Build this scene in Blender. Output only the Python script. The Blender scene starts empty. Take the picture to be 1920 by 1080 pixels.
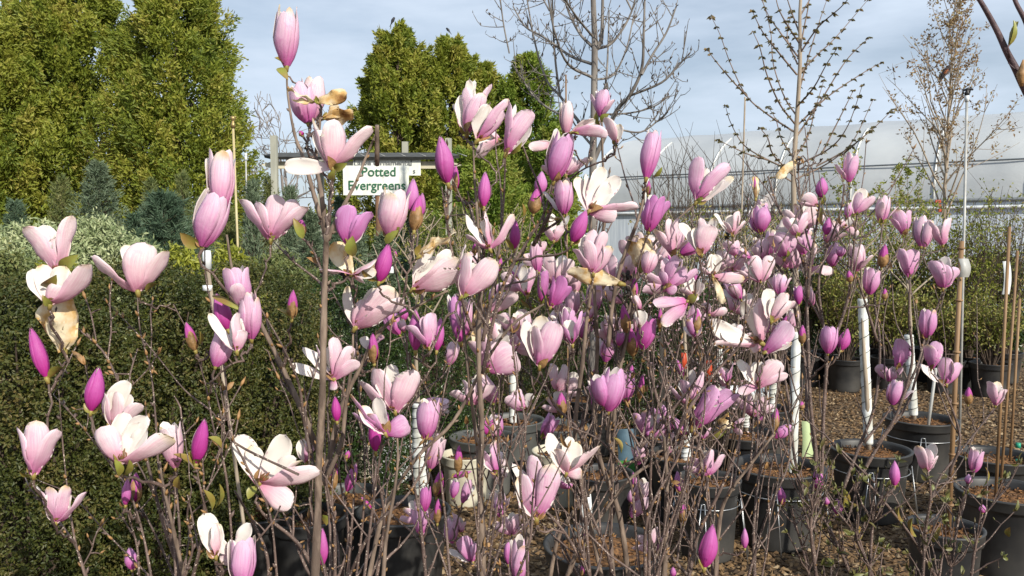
import bpy, math, random
import numpy as np
from math import radians as R_, sin, cos, pi, sqrt
from mathutils import Vector

random.seed(7); rng = np.random.default_rng(11)
S = bpy.context.scene
COL = S.collection

# ------------------------------------------------------------------ camera
F = 1536.0; HOR = 443.0; CAMZ = 1.65
PITCH = math.atan((540 - HOR) / F)
cd = bpy.data.cameras.new("camera"); cam = bpy.data.objects.new("camera", cd); COL.objects.link(cam)
cam.location = (0, 0, CAMZ); cam.rotation_euler = (pi / 2 - PITCH, 0, 0)
cd.sensor_width = 36; cd.angle = 2 * math.atan(960 / F)
cd.clip_start = 0.05; cd.clip_end = 3000
S.camera = cam

def P(px, py, Y):
    x = (px - 960) / F; y = -(py - 540) / F
    dy = cos(PITCH) + y * sin(PITCH); dz = -sin(PITCH) + y * cos(PITCH)
    return np.array([x * Y / dy, Y, CAMZ + dz * Y / dy])
def GX(px, Y): return P(px, HOR, Y)[0]

# ------------------------------------------------------------------ light
SUN_AZ, SUN_EL = 147.0, 30.0          # azimuth clockwise from +Y
sd = Vector((sin(R_(SUN_AZ)) * cos(R_(SUN_EL)), cos(R_(SUN_AZ)) * cos(R_(SUN_EL)), sin(R_(SUN_EL))))
ld = bpy.data.lights.new("sun", 'SUN'); ld.energy = 4.6; ld.angle = R_(0.53); ld.color = (1.0, 0.94, 0.83)
sun = bpy.data.objects.new("sun", ld); COL.objects.link(sun)
sun.rotation_euler = sd.to_track_quat('Z', 'Y').to_euler()

W = bpy.data.worlds.new("World"); S.world = W; W.use_nodes = True
nt = W.node_tree; nt.nodes.clear()
def N(nt, t, **k):
    n = nt.nodes.new(t)
    for a, b in k.items(): setattr(n, a, b)
    return n
out = N(nt, 'ShaderNodeOutputWorld'); bg = N(nt, 'ShaderNodeBackground')
sky = N(nt, 'ShaderNodeTexSky', sky_type='NISHITA', sun_disc=False)
sky.sun_elevation = R_(SUN_EL); sky.sun_rotation = R_(SUN_AZ); sky.air_density = 1.0; sky.dust_density = 1.5
tc = N(nt, 'ShaderNodeTexCoord'); mp = N(nt, 'ShaderNodeMapping'); mp.inputs['Scale'].default_value = (2.2, 2.2, 9.0)
mp.inputs['Rotation'].default_value = (0, 0.12, 0)
nz = N(nt, 'ShaderNodeTexNoise'); nz.inputs['Scale'].default_value = 1.6; nz.inputs['Detail'].default_value = 6; nz.inputs['Roughness'].default_value = .55
cr = N(nt, 'ShaderNodeValToRGB'); cr.color_ramp.elements[0].position = .34; cr.color_ramp.elements[1].position = .66
cr.color_ramp.elements[0].color = (.42, .42, .42, 1); cr.color_ramp.elements[1].color = (.93, .93, .93, 1)
mx = N(nt, 'ShaderNodeMix', data_type='RGBA')
L = nt.links.new
L(tc.outputs['Generated'], mp.inputs[0]); L(mp.outputs[0], nz.inputs[0]); L(nz.outputs[0], cr.inputs[0])
L(cr.outputs[0], mx.inputs['Factor']); L(sky.outputs[0], mx.inputs['A'])
mx.inputs['B'].default_value = (7.2, 8.3, 9.8, 1)
L(mx.outputs['Result'], bg.inputs[0]); bg.inputs[1].default_value = 0.09; L(bg.outputs[0], out.inputs[0])
S.view_settings.view_transform = 'Standard'; S.view_settings.look = 'None'
S.view_settings.exposure = 0.2; S.view_settings.gamma = 1.0; S.view_settings.use_curve_mapping = False
S.cycles.max_bounces = 6; S.cycles.diffuse_bounces = 3; S.cycles.transparent_max_bounces = 6; S.cycles.transmission_bounces = 3

# ------------------------------------------------------------------ materials
def newmat(name):
    m = bpy.data.materials.new(name); m.use_nodes = True
    nt = m.node_tree; b = nt.nodes['Principled BSDF']
    return m, nt, b
def ramp(nt, stops, fac):
    r = N(nt, 'ShaderNodeValToRGB'); e = r.color_ramp.elements
    while len(e) < len(stops): e.new(.5)
    for i, (p, c) in enumerate(stops):
        e[i].position = p; e[i].color = (*c, 1)
    nt.links.new(fac, r.inputs[0]); return r.outputs[0]
def noise(nt, scale, detail=3, coord='Object', rough=.5, stretch=None):
    t = N(nt, 'ShaderNodeTexCoord'); n = N(nt, 'ShaderNodeTexNoise')
    n.inputs['Scale'].default_value = scale; n.inputs['Detail'].default_value = detail; n.inputs['Roughness'].default_value = rough
    src = t.outputs[coord]
    if stretch:
        m = N(nt, 'ShaderNodeMapping'); m.inputs['Scale'].default_value = stretch
        nt.links.new(src, m.inputs[0]); src = m.outputs[0]
    nt.links.new(src, n.inputs[0]); return n.outputs[0]
def bump(nt, b, h, strength=.3, dist=.01):
    bm = N(nt, 'ShaderNodeBump'); bm.inputs['Strength'].default_value = strength; bm.inputs['Distance'].default_value = dist
    nt.links.new(h, bm.inputs['Height']); nt.links.new(bm.outputs[0], b.inputs['Normal'])
def mixc(nt, fac, a, b):
    m = N(nt, 'ShaderNodeMix', data_type='RGBA')
    for v, s in ((fac, 'Factor'), (a, 'A'), (b, 'B')):
        i = m.inputs[s]
        if isinstance(v, (float, int)): i.default_value = v
        elif isinstance(v, tuple): i.default_value = (*v, 1)
        else: nt.links.new(v, i)
    return m.outputs['Result']
def mathn(nt, op, a, b=None):
    m = N(nt, 'ShaderNodeMath', operation=op)
    for i, v in enumerate((a, b)):
        if v is None: continue
        if isinstance(v, (float, int)): m.inputs[i].default_value = v
        else: nt.links.new(v, m.inputs[i])
    return m.outputs[0]
def attr(nt, name):
    a = N(nt, 'ShaderNodeAttribute'); a.attribute_name = name; return a.outputs['Fac']
def translucent(nt, b, colsock, fac=.3):
    t = N(nt, 'ShaderNodeBsdfTranslucent'); ms = N(nt, 'ShaderNodeMixShader'); ms.inputs[0].default_value = fac
    if isinstance(colsock, tuple): t.inputs[0].default_value = (*colsock, 1)
    else: nt.links.new(colsock, t.inputs[0])
    o = nt.nodes['Material Output']
    nt.links.new(b.outputs[0], ms.inputs[1]); nt.links.new(t.outputs[0], ms.inputs[2]); nt.links.new(ms.outputs[0], o.inputs[0])
def plain(name, c, rough=.6, c2=None, sc=20, bmp=0, metal=0, detail=3, stretch=None):
    m, nt, b = newmat(name)
    b.inputs['Roughness'].default_value = rough; b.inputs['Metallic'].default_value = metal
    n = noise(nt, sc, detail, stretch=stretch)
    c2 = c2 or tuple(x * .75 for x in c)
    nt.links.new(ramp(nt, [(.35, c2), (.65, c)], n), b.inputs['Base Color'])
    if bmp: bump(nt, b, n, bmp, .01)
    return m
def leafmat(name, cols, rough=.5, tr=.25, patch=1.2):
    m, nt, b = newmat(name); b.inputs['Roughness'].default_value = rough
    k = len(cols) - 1
    f = mathn(nt, 'ADD', mathn(nt, 'MULTIPLY', attr(nt, 'rnd'), .55), mathn(nt, 'MULTIPLY', noise(nt, patch, 2), .45))
    c = ramp(nt, [(.2 + .6 * i / max(k, 1), cc) for i, cc in enumerate(cols)], f)
    nt.links.new(c, b.inputs['Base Color']); translucent(nt, b, c, tr)
    return m

# petals: deep at the base, paler to the tip; 'tone' says how dark the blossom is
m, nt, b = newmat('petal_outer'); uv = N(nt, 'ShaderNodeUVMap'); sep = N(nt, 'ShaderNodeSeparateXYZ'); nt.links.new(uv.outputs[0], sep.inputs[0])
vn = N(nt, 'ShaderNodeTexNoise'); vn.inputs['Scale'].default_value = 1.0; vn.inputs['Detail'].default_value = 3
vm = N(nt, 'ShaderNodeMapping'); vm.inputs['Scale'].default_value = (9, 1.6, 1); nt.links.new(uv.outputs[0], vm.inputs[0]); nt.links.new(vm.outputs[0], vn.inputs[0])
t = mathn(nt, 'ADD', sep.outputs[1], mathn(nt, 'MULTIPLY', mathn(nt, 'SUBTRACT', vn.outputs[0], .5), .42))
tone = attr(nt, 'tone')
base = ramp(nt, [(0, (.74, .37, .47)), (.3, (.65, .20, .43)), (.5, (.58, .11, .40)), (1, (.46, .016, .25))], tone)
tip = ramp(nt, [(0, (.90, .80, .78)), (.4, (.83, .66, .74)), (.7, (.64, .33, .61)), (1, (.50, .085, .37))], tone)
tt = ramp(nt, [(0.08, (0, 0, 0)), (.40, (.5, .5, .5)), (.80, (1, 1, 1))], t)
c = mixc(nt, tt, base, tip)
v2 = N(nt, 'ShaderNodeTexNoise'); v2.inputs['Scale'].default_value = 1.0; v2.inputs['Detail'].default_value = 2; vm2 = N(nt, 'ShaderNodeMapping'); vm2.inputs['Scale'].default_value = (34, 2.2, 1); nt.links.new(uv.outputs[0], vm2.inputs[0]); nt.links.new(vm2.outputs[0], v2.inputs[0])
c = mixc(nt, ramp(nt, [(.45, (0, 0, 0)), (.75, (.5, .5, .5))], v2.outputs[0]), c, base)
blot = noise(nt, 55, 4); c = mixc(nt, ramp(nt, [(.58, (0, 0, 0)), (.75, (.45, .45, .45))], blot), c, base)
wilt = attr(nt, 'wilt'); wn = noise(nt, 38, 4)
wc = ramp(nt, [(.44, (.86, .76, .56)), (.60, (.70, .46, .18)), (.74, (.27, .12, .04))], wn)
c = mixc(nt, wilt, c, wc)
nt.links.new(c, b.inputs['Base Color']); b.inputs['Roughness'].default_value = .52; b.inputs['Specular IOR Level'].default_value = .28
vo = N(nt, 'ShaderNodeTexVoronoi'); vo.inputs['Scale'].default_value = 420; tcc = N(nt, 'ShaderNodeTexCoord'); nt.links.new(tcc.outputs['Object'], vo.inputs[0])
dr = ramp(nt, [(.0, (1, 1, 1)), (.28, (0, 0, 0))], vo.outputs['Distance'])
hh = mathn(nt, 'ADD', mathn(nt, 'ADD', mathn(nt, 'MULTIPLY', vn.outputs[0], .8), mathn(nt, 'MULTIPLY', blot, 1.6)), mathn(nt, 'MULTIPLY', dr, .5))
bump(nt, b, hh, .4, .002); translucent(nt, b, c, .28); PET_O = m
m, nt, b = newmat('petal_inner')
wn = noise(nt, 30, 4); uv = N(nt, 'ShaderNodeUVMap'); sep = N(nt, 'ShaderNodeSeparateXYZ'); nt.links.new(uv.outputs[0], sep.inputs[0])
c = mixc(nt, ramp(nt, [(0, (0, 0, 0)), (.35, (1, 1, 1))], sep.outputs[1]), (.76, .50, .54), (.85, .81, .75))
wc = ramp(nt, [(.42, (.88, .80, .60)), (.6, (.75, .52, .2)), (.74, (.30, .14, .05))], wn)
c = mixc(nt, attr(nt, 'wilt'), c, wc)
nt.links.new(c, b.inputs['Base Color']); b.inputs['Roughness'].default_value = .5; bump(nt, b, wn, .15, .004); translucent(nt, b, c, .28); PET_I = m

BARK = plain('magnolia_bark', (.25, .185, .14), .8, (.10, .07, .053), 60, .5, stretch=(1, 1, .35))
m, nt, b = newmat('twig_bark'); n1 = noise(nt, 25, 3); n2 = noise(nt, 330, 1)
c = ramp(nt, [(.3, (.045, .028, .024)), (.7, (.17, .115, .095))], n1)
c = mixc(nt, ramp(nt, [(.66, (0, 0, 0)), (.70, (1, 1, 1))], n2), c, (.55, .46, .38))
nt.links.new(c, b.inputs['Base Color']); b.inputs['Roughness'].default_value = .65; bump(nt, b, n1, .4, .004); TWIG = m
SCALE_ = plain('bud_scale', (.36, .20, .08), .6, (.16, .09, .03), 60, .4)
YLEAF = plain('young_leaf', (.22, .24, .045), .45, (.22, .13, .035), 30, .2)
RECEP = plain('receptacle', (.28, .24, .06), .6, (.20, .10, .03), 90, .2)
PISTIL = plain('pistil', (.25, .05, .03), .6, (.12, .10, .03), 200, .3)
BLACKENED = plain('blackened_petals', (.03, .02, .015), .8, (.012, .01, .008), 60, .5)

POT = plain('nursery_pot_plastic', (.060, .057, .052), .5, (.016, .017, .019), 4, .1, detail=8)
POTG = plain('grey_pot_plastic', (.13, .13, .12), .5, (.06, .065, .065), 4, .1, detail=8)
CREAM = plain('cream_pot_plastic', (.62, .58, .46), .5, (.48, .44, .33), 8)
WHITEP = plain('white_plastic', (.78, .80, .80), .45, (.62, .66, .68), 12)
SOIL = plain('bark_mulch', (.24, .115, .04), .95, (.05, .022, .009), 55, 1.0)
WIRE = plain('galvanised_wire', (.55, .56, .57), .35, (.4, .41, .42), 30, metal=.8)
BAMBOO = plain('bamboo', (.30, .18, .085), .6, (.17, .095, .045), 14, .2, stretch=(1, 1, .3))
TAPE = plain('orange_tape', (.50, .065, .018), .5, (.28, .03, .012), 50)
TIEG = plain('green_tie', (.02, .30, .18), .5)
GREYBARK = plain('grey_bark', (.24, .215, .19), .85, (.11, .096, .086), 22, .4, stretch=(1, 1, .3))
TANBARK = plain('tan_bark', (.40, .33, .25), .8, (.24, .19, .14), 20, .4, stretch=(1, 1, .3))
DARKBARK = plain('dark_bark', (.10, .07, .05), .9, (.05, .035, .025), 22, .4)
WOODGREY = plain('weathered_wood', (.40, .40, .33), .75, (.28, .28, .23), 9, .2, stretch=(1, 1, .2))
WOODCREAM = plain('cream_painted_wood', (.60, .56, .42), .7, (.48, .44, .32), 9, .1, stretch=(.2, 1, 1))
ROOFD = plain('dark_shingle', (.075, .078, .075), .85, (.05, .052, .05), 15, .3)
ROOFL = plain('shingle_edge', (.40, .40, .38), .8)
SIGNW = plain('sign_white', (.80, .82, .77), .5, (.66, .67, .60), 5, detail=7, stretch=(3, 3, .6))
GUARD = plain('weathered_white_guard', (.78, .80, .79), .5, (.50, .50, .44), 16, detail=7, stretch=(1, 1, .5))
DLEAF = plain('dark_young_leaf', (.13, .145, .035), .5, (.085, .065, .022), 30, .2)
SGREEN = plain('sign_green_lettering', (.02, .13, .055), .5)
SGREY = plain('sign_grey_lettering', (.16, .17, .17), .5)
BROWNWOOD = plain('brown_stake', (.20, .105, .055), .8, (.12, .06, .03), 12, .3, stretch=(1, 1, .2))
PIPE = plain('grey_pipe', (.45, .45, .43), .45, (.33, .33, .31), 12)
YPIPE = plain('yellowed_pipe', (.52, .44, .24), .5, (.40, .33, .17), 12)
BRASS = plain('brass', (.42, .30, .13), .4, metal=.6)
BLACKP = plain('black_plastic', (.015, .015, .017), .5)
CARD = plain('label_card', (.50, .60, .32), .5, (.42, .52, .28), 6)
CARDB = plain('label_card_blue', (.10, .17, .22), .5, (.05, .09, .12), 6)
CARDG = plain('label_card_green', (.05, .22, .04), .5)

# ------------------------------------------------------------------ mesh helpers
class MB:
    def __init__(s): s.V = []; s.Fc = []; s.M = []; s.A = []; s.n = 0
    def add(s, V, Fc, mat=0, rnd=.5):
        V = np.asarray(V, float); s.V.append(V)
        s.Fc += (np.asarray(Fc) + s.n).tolist() if not isinstance(Fc, list) else [[i + s.n for i in f] for f in Fc]
        s.M += [mat] * len(Fc); s.A.append(np.broadcast_to(np.asarray(rnd, float), (len(V),)).copy()); s.n += len(V)
        return s
ORG = {}
def mkobj(name, mb, mats, parent=None, origin=None, smooth=True, extra=None, uv=None):
    V = np.concatenate(mb.V) if mb.V else np.zeros((0, 3))
    po = ORG[parent.name] if parent else np.zeros(3)
    og = np.array(origin if origin is not None else po, float)
    me = bpy.data.meshes.new(name); me.from_pydata((V - og), [], mb.Fc)
    mats = mats if isinstance(mats, (list, tuple)) else [mats]
    for m in mats: me.materials.append(m)
    if len(mats) > 1: me.polygons.foreach_set('material_index', mb.M)
    a = me.attributes.new('rnd', 'FLOAT', 'POINT'); a.data.foreach_set('value', np.concatenate(mb.A))
    if extra:
        for k, v in extra.items():
            a = me.attributes.new(k, 'FLOAT', 'POINT'); a.data.foreach_set('value', np.broadcast_to(np.asarray(v, float), (len(V),)).copy())
    if uv is not None:
        li = np.empty(len(me.loops), np.int32); me.loops.foreach_get('vertex_index', li)
        u = me.uv_layers.new(name='UVMap'); u.data.foreach_set('uv', uv[li].ravel())
    if smooth: me.polygons.foreach_set('use_smooth', [True] * len(me.polygons))
    me.update()
    o = bpy.data.objects.new(name, me); COL.objects.link(o)
    if parent: o.parent = parent
    o.location = og - po; ORG[o.name] = og
    return o
def empty(name, loc, label, cat, group=None):
    o = bpy.data.objects.new(name, None); o.empty_display_size = .1; COL.objects.link(o); o.location = loc; ORG[o.name] = np.array(loc, float)
    return tag(o, label, cat, group)
def tag(o, label, cat, group=None, kind=None):
    if label: o['label'] = label
    if cat: o['category'] = cat
    if group: o['group'] = group
    if kind: o['kind'] = kind
    return o
def nrm(v): return v / (np.linalg.norm(v) + 1e-12)
def tube(mb, pts, rad, n=6, mat=0, cap=True, rnd=.5):
    pts = np.asarray(pts, float); k = len(pts); rad = np.broadcast_to(np.asarray(rad, float), (k,))
    T = np.gradient(pts, axis=0); T /= np.linalg.norm(T, axis=1)[:, None] + 1e-12
    ref = np.array([1., 0, 0]) if abs(T[0][0]) < .8 else np.array([0, 1., 0])
    a = np.arange(n) * 2 * pi / n; V = []
    for i in range(k):
        u = nrm(ref - T[i] * ref.dot(T[i])); ref = u; w = np.cross(T[i], u)
        V.append(pts[i] + rad[i] * (np.cos(a)[:, None] * u + np.sin(a)[:, None] * w))
    V = np.concatenate(V); Fc = []
    for i in range(k - 1):
        for j in range(n):
            Fc.append([i * n + j, i * n + (j + 1) % n, (i + 1) * n + (j + 1) % n, (i + 1) * n + j])
    if cap: Fc.append(list(range(n))[::-1]); Fc.append(list(range((k - 1) * n, k * n)))
    mb.add(V, Fc, mat, rnd)
def lathe(mb, c, prof, n=32, mat=0, axis=None):
    prof = np.asarray(prof, float); a = np.arange(n) * 2 * pi / n
    V = np.stack([np.outer(prof[:, 0], np.cos(a)), np.outer(prof[:, 0], np.sin(a)), np.repeat(prof[:, 1][:, None], n, 1)], -1).reshape(-1, 3)
    Fc = [[i * n + j, i * n + (j + 1) % n, (i + 1) * n + (j + 1) % n, (i + 1) * n + j] for i in range(len(prof) - 1) for j in range(n)]
    mb.add(V + np.asarray(c), Fc, mat)
def box(mb, c, s, mat=0, rot=0):
    x, y, z = [q / 2 for q in s]
    V = np.array([[i * x, j * y, k * z] for k in (-1, 1) for j in (-1, 1) for i in (-1, 1)], float)
    if rot: V = V @ np.array([[cos(rot), sin(rot), 0], [-sin(rot), cos(rot), 0], [0, 0, 1]])
    mb.add(V + np.asarray(c), [[0, 2, 3, 1], [4, 5, 7, 6], [0, 1, 5, 4], [2, 6, 7, 3], [0, 4, 6, 2], [1, 3, 7, 5]], mat)
def smoothpath(pts, m=5):
    pts = np.asarray(pts, float)
    if len(pts) < 3: 
        t = np.linspace(0, 1, 4)[:, None]; return pts[0] * (1 - t) + pts[-1] * t
    q = np.vstack([2 * pts[0] - pts[1], pts, 2 * pts[-1] - pts[-2]]); o = []
    for i in range(1, len(q) - 2):
        for t in np.arange(m) / m:
            p0, p1, p2, p3 = q[i - 1:i + 3]
            o.append(.5 * ((2 * p1) + (-p0 + p2) * t + (2 * p0 - 5 * p1 + 4 * p2 - p3) * t * t + (-p0 + 3 * p1 - 3 * p2 + p3) * t ** 3))
    o.append(q[-2]); return np.array(o)
def rdir(n):
    v = rng.normal(size=(n, 3)); return v / np.linalg.norm(v, axis=1)[:, None]
def leaves(mb, C, D, ln, wd, mat=0, fold=.25, Nrm=None, rnd=None):
    n = len(C); D = D / (np.linalg.norm(D, axis=1)[:, None] + 1e-9)
    Nn = Nrm if Nrm is not None else rdir(n)
    Sd = np.cross(D, Nn); Sd /= np.linalg.norm(Sd, axis=1)[:, None] + 1e-9; Nn = np.cross(Sd, D)
    ln = np.broadcast_to(ln, (n,))[:, None]; wd = np.broadcast_to(wd, (n,))[:, None]
    V = np.stack([C, C + D * ln * .45 + Sd * wd * .5 + Nn * wd * fold, C + D * ln, C + D * ln * .45 - Sd * wd * .5 + Nn * wd * fold], 1).reshape(-1, 3)
    Fc = np.arange(4 * n).reshape(-1, 4)
    r = rng.random(n) if rnd is None else rnd
    mb.add(V, Fc, mat, np.repeat(r, 4))
# ------------------------------------------------------------------ setting: ground, gravel
m, nt, b = newmat('gravel_ground'); tcx = N(nt, 'ShaderNodeTexCoord')
vo = N(nt, 'ShaderNodeTexVoronoi'); vo.inputs['Scale'].default_value = 38; nt.links.new(tcx.outputs['Object'], vo.inputs[0])
sepc = N(nt, 'ShaderNodeSeparateColor'); nt.links.new(vo.outputs['Color'], sepc.inputs[0])
c = ramp(nt, [(.0, (.04, .025, .013)), (.4, (.11, .065, .029)), (.75, (.185, .115, .055)), (1, (.28, .20, .12))], sepc.outputs[0])
big = noise(nt, .8, 4); c = mixc(nt, mathn(nt, 'MULTIPLY', big, .45), c, (.15, .09, .045))
nt.links.new(c, b.inputs['Base Color']); b.inputs['Roughness'].default_value = .9; bump(nt, b, vo.outputs['Distance'], 1.0, .03); GRAV = m
mb = MB(); g = 900
mb.add([[-g, -30, 0], [g, -30, 0], [g, 2 * g, 0], [-g, 2 * g, 0]], [[0, 1, 2, 3]])
tag(mkobj('ground', mb, GRAV, smooth=False), None, None, kind='structure')

m, nt, b = newmat('gravel_stone'); b.inputs['Roughness'].default_value = .85
nt.links.new(ramp(nt, [(0, (.03, .018, .009)), (.35, (.10, .057, .024)), (.8, (.19, .115, .05)), (1, (.33, .25, .15))], attr(nt, 'rnd')), b.inputs['Base Color']); STONE = m
n = 42000
u = rng.random(n); y = 2.6 + (9.5 - 2.6) * u ** 1.3; x = (rng.random(n) * 1.35 - .62) * y * .78 + .1 * y
oc = np.array([[1, 0, 0], [0, 1, 0], [-1, 0, 0], [0, -1, 0], [0, 0, 1], [0, 0, -1]], float)
of = np.array([[0, 1, 4], [1, 2, 4], [2, 3, 4], [3, 0, 4], [1, 0, 5], [2, 1, 5], [3, 2, 5], [0, 3, 5]])
sz = (.008 + .014 * rng.random((n, 1, 1))) * (.6 + .8 * rng.random((n, 1, 3))); sz[:, :, 2] *= .6
th = rng.random(n) * 6.28; ca, sa = np.cos(th), np.sin(th)
V = (oc[None] + rng.normal(size=(n, 6, 3)) * .18) * sz
V = np.stack([V[..., 0] * ca[:, None] - V[..., 1] * sa[:, None], V[..., 0] * sa[:, None] + V[..., 1] * ca[:, None], V[..., 2]], -1)
V += np.stack([x, y, rng.random(n) * .012], -1)[:, None]
mb = MB(); mb.add(V.reshape(-1, 3), (of[None] + 6 * np.arange(n)[:, None, None]).reshape(-1, 3), 0, np.repeat(rng.random(n), 6))
tag(mkobj('gravel', mb, STONE, smooth=False), 'loose brown stone chips covering the nursery ground', 'gravel', kind='stuff')

# ------------------------------------------------------------------ greenhouse (white poly tunnel)
m, nt, b = newmat('tunnel_plastic'); n1 = noise(nt, .5, 4); n2 = noise(nt, 6, 3, stretch=(.2, 1, 1))
c = ramp(nt, [(.35, (.50, .53, .55)), (.7, (.66, .68, .68))], n1); c = mixc(nt, mathn(nt, 'MULTIPLY', attr(nt, 'rnd'), .55), c, (.40, .42, .43)); nt.links.new(c, b.inputs['Base Color'])
b.inputs['Roughness'].default_value = .38; bump(nt, b, n2, .2, .05); translucent(nt, b, c, .2); TUN = m
WALLP = plain('tunnel_side_curtain', (.68, .74, .80), .5, (.50, .56, .64), 3, .3, stretch=(6, 6, .3))
HOOP = plain('tunnel_hoop_line', (.84, .84, .80), .5); SEAM = plain('tunnel_seam', (.13, .15, .17), .6); RAILG = plain('tunnel_rail', (.22, .24, .25), .6)
A = R_(35); ax = np.array([cos(A), -sin(A), 0]); bk = np.array([sin(A), cos(A), 0]); up = np.array([0, 0, 1.])
g0 = np.array([GX(1560, 20), 20, 0]); HIP, APX, HW = 2.45, 4.85, 4.6; T0, T1 = -6.8, 27
def tp(t, ph, o=0): # ph 0..pi over the arch
    h = HW - HW * cos(ph); z = HIP + (APX - HIP + o) * sin(ph) ** .86
    return g0 + ax * t + bk * (h - o * cos(ph)) + up * z
gh = empty('greenhouse', tuple(g0), 'long white plastic tunnel greenhouse behind the young trees', 'greenhouse')
ts = np.arange(T0, T1 + .1, .45); phs = np.linspace(0, pi, 29)
mb = MB(); V = [tp(t, ph, -.03 * abs(sin(pi * (t - T0) / 1.8)) ** .7) for t in ts for ph in phs]; K = len(phs)
mb.add(V, [[i * K + j, (i + 1) * K + j, (i + 1) * K + j + 1, i * K + j + 1] for i in range(len(ts) - 1) for j in range(K - 1)], 0, np.repeat([(.1, .75, .35, .9, .2, .6)[int((t - T0) / 1.8 + 1e-6) % 6] for t in ts], K))
for e, tE in enumerate((T0 + .02, T1 - .02)):
    V = [tp(tE, ph) for ph in phs] + [g0 + ax * tE + bk * 2 * HW, g0 + ax * tE]; mb.add(V, [list(range(len(V)))])
mkobj('cover', mb, TUN, gh)
mb = MB(); tube(mb, [g0 + ax * T0, g0 + ax * T1], .01)
q = np.array([g0 + ax * T0, g0 + ax * T1, g0 + ax * T1 + up * HIP, g0 + ax * T0 + up * HIP]) - bk * .02
mb.add(q, [[0, 1, 2, 3]]); mb.add(q + bk * (2 * HW + .04), [[0, 1, 2, 3]]); mkobj('side_wall', mb, WALLP, gh, smooth=False)
for t in np.arange(T0, T1 + .1, 1.8):
    mb = MB(); tube(mb, [tp(t, ph, .012) for ph in phs[:9]], .020, 5); mkobj('hoop', mb, HOOP, gh)
mb = MB(); tube(mb, [tp(t, .31, .04) for t in ts[::3]], .02, 5); mkobj('seam', mb, SEAM, gh)
mb = MB(); tube(mb, [tp(t, 0) - bk * .06 for t in ts[::3]], .05, 5); mkobj('rail', mb, RAILG, gh)
mb = MB(); tube(mb, [tp(t, 0) - bk * .07 - up * .16 for t in ts[::3]], .045, 5); mkobj('curtain_roll', mb, WHITEP, gh)

# ------------------------------------------------------------------ foliage materials
ARB = leafmat('arborvitae_foliage', [(.08, .125, .018), (.18, .23, .026), (.30, .325, .042), (.42, .37, .085)], .6, .34, .9)
ARBG = leafmat('green_arborvitae_foliage', [(.06, .125, .015), (.14, .22, .025), (.24, .31, .04), (.32, .33, .07)], .6, .34, .9)
HEDGE = leafmat('dark_hedge_foliage', [(.020, .032, .006), (.052, .068, .011), (.105, .10, .022), (.18, .13, .045)], .55, .2, 3)
HEDG2 = leafmat('green_shrub_foliage', [(.015, .034, .006), (.034, .064, .012), (.065, .095, .018)], .36, .15, 3)
GOLD = leafmat('golden_foliage', [(.13, .16, .02), (.26, .28, .03), (.38, .38, .05)], .5, .25, 3)
BLUE = leafmat('blue_spruce_needles', [(.065, .10, .055), (.12, .165, .095), (.21, .26, .16)], .6, .1, 3)
DKPINE = leafmat('dark_pine_needles', [(.035, .07, .04), (.07, .12, .07), (.12, .17, .10)], .6, .1, 3)
PALE = leafmat('variegated_needles', [(.15, .21, .09), (.33, .38, .19), (.60, .60, .36)], .55, .15, 4)
OLIV = leafmat('olive_needles', [(.07, .10, .03), (.14, .17, .05), (.24, .22, .08)], .6, .15, 3)
YG = leafmat('spring_leaves', [(.12, .17, .02), (.24, .27, .035), (.34, .33, .06)], .5, .35, 4)
YG2 = leafmat('spring_mixed_leaves', [(.13, .16, .03), (.25, .27, .05), (.36, .28, .10)], .5, .3, 4)
FARL = leafmat('far_foliage', [(.13, .14, .06), (.22, .21, .10), (.28, .24, .15)], .7, .2, .3)
MAPL = leafmat('maple_leaflets', [(.075, .07, .025), (.15, .13, .045), (.24, .16, .07)], .5, .3, 4)
RUST = leafmat('rusty_dead_leaves', [(.20, .11, .045), (.33, .21, .10), (.40, .33, .15)], .7, .3, 4)
PINKB = leafmat('small_pink_flowers', [(.60, .30, .34), (.75, .50, .52), (.85, .70, .68)], .5, .3, 6)

def crown_cone(mb, base, H, Rr, z0, nclump, per, ln, wd, p=1.6, lean=(0, 0), seed=0, up_=.9):
    r0 = np.random.default_rng(seed); b = np.asarray(base, float)
    zf = r0.random(nclump) ** .8
    ang = r0.random(nclump) * 2 * pi
    prof = np.clip(1 - zf ** p, 0, 1) ** .62
    rr = Rr * prof * (.66 + .40 * r0.random(nclump) ** .7) * (1 + .12 * np.sin(ang * 3 + zf * 7 + seed) + .10 * np.sin(ang * 5 - zf * 13) + .10 * np.sin(ang * 9 + zf * 29) * np.cos(zf * 41 - ang * 4))
    deep = (r0.random(nclump) < .18) | (np.sin(ang * 6 + seed) * np.sin(zf * 19 + ang * 2) > .62); rr = np.where(deep, rr * .76, rr)
    zz = z0 + (H - z0) * zf
    Cc = np.stack([rr * np.cos(ang) + lean[0] * zf, rr * np.sin(ang) + lean[1] * zf, zz], 1) + b
    o = np.stack([np.cos(ang), np.sin(ang), np.full(nclump, .0)], 1)
    ax_ = o * .55 + np.array([0, 0, up_]); ax_ /= np.linalg.norm(ax_, axis=1)[:, None]
    idx = np.repeat(np.arange(nclump), per); n = len(idx)
    cs = (.10 + .22 * r0.random(nclump) ** 1.5) * (.55 + .55 * prof)
    t = r0.random(n); spread = (1 - .75 * t)
    C = Cc[idx] + ax_[idx] * (t * 2.6 - 1.0)[:, None] * cs[idx][:, None] + r0.normal(size=(n, 3)) * (cs[idx] * spread * .55)[:, None]
    D = ax_[idx] * .8 + o[idx] * .3 + r0.normal(size=(n, 3)) * .55 - np.array([0, 0, .25])
    tint = np.clip(r0.random(nclump)[idx] * .65 + r0.random(n) * .35 + .15 * (t - .3), 0, 1)
    leaves(mb, C, D, ln * (.6 + .8 * r0.random(n)), wd * (.7 + .6 * r0.random(n)), rnd=tint, Nrm=rdir(n) * .6 + o[idx])
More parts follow.
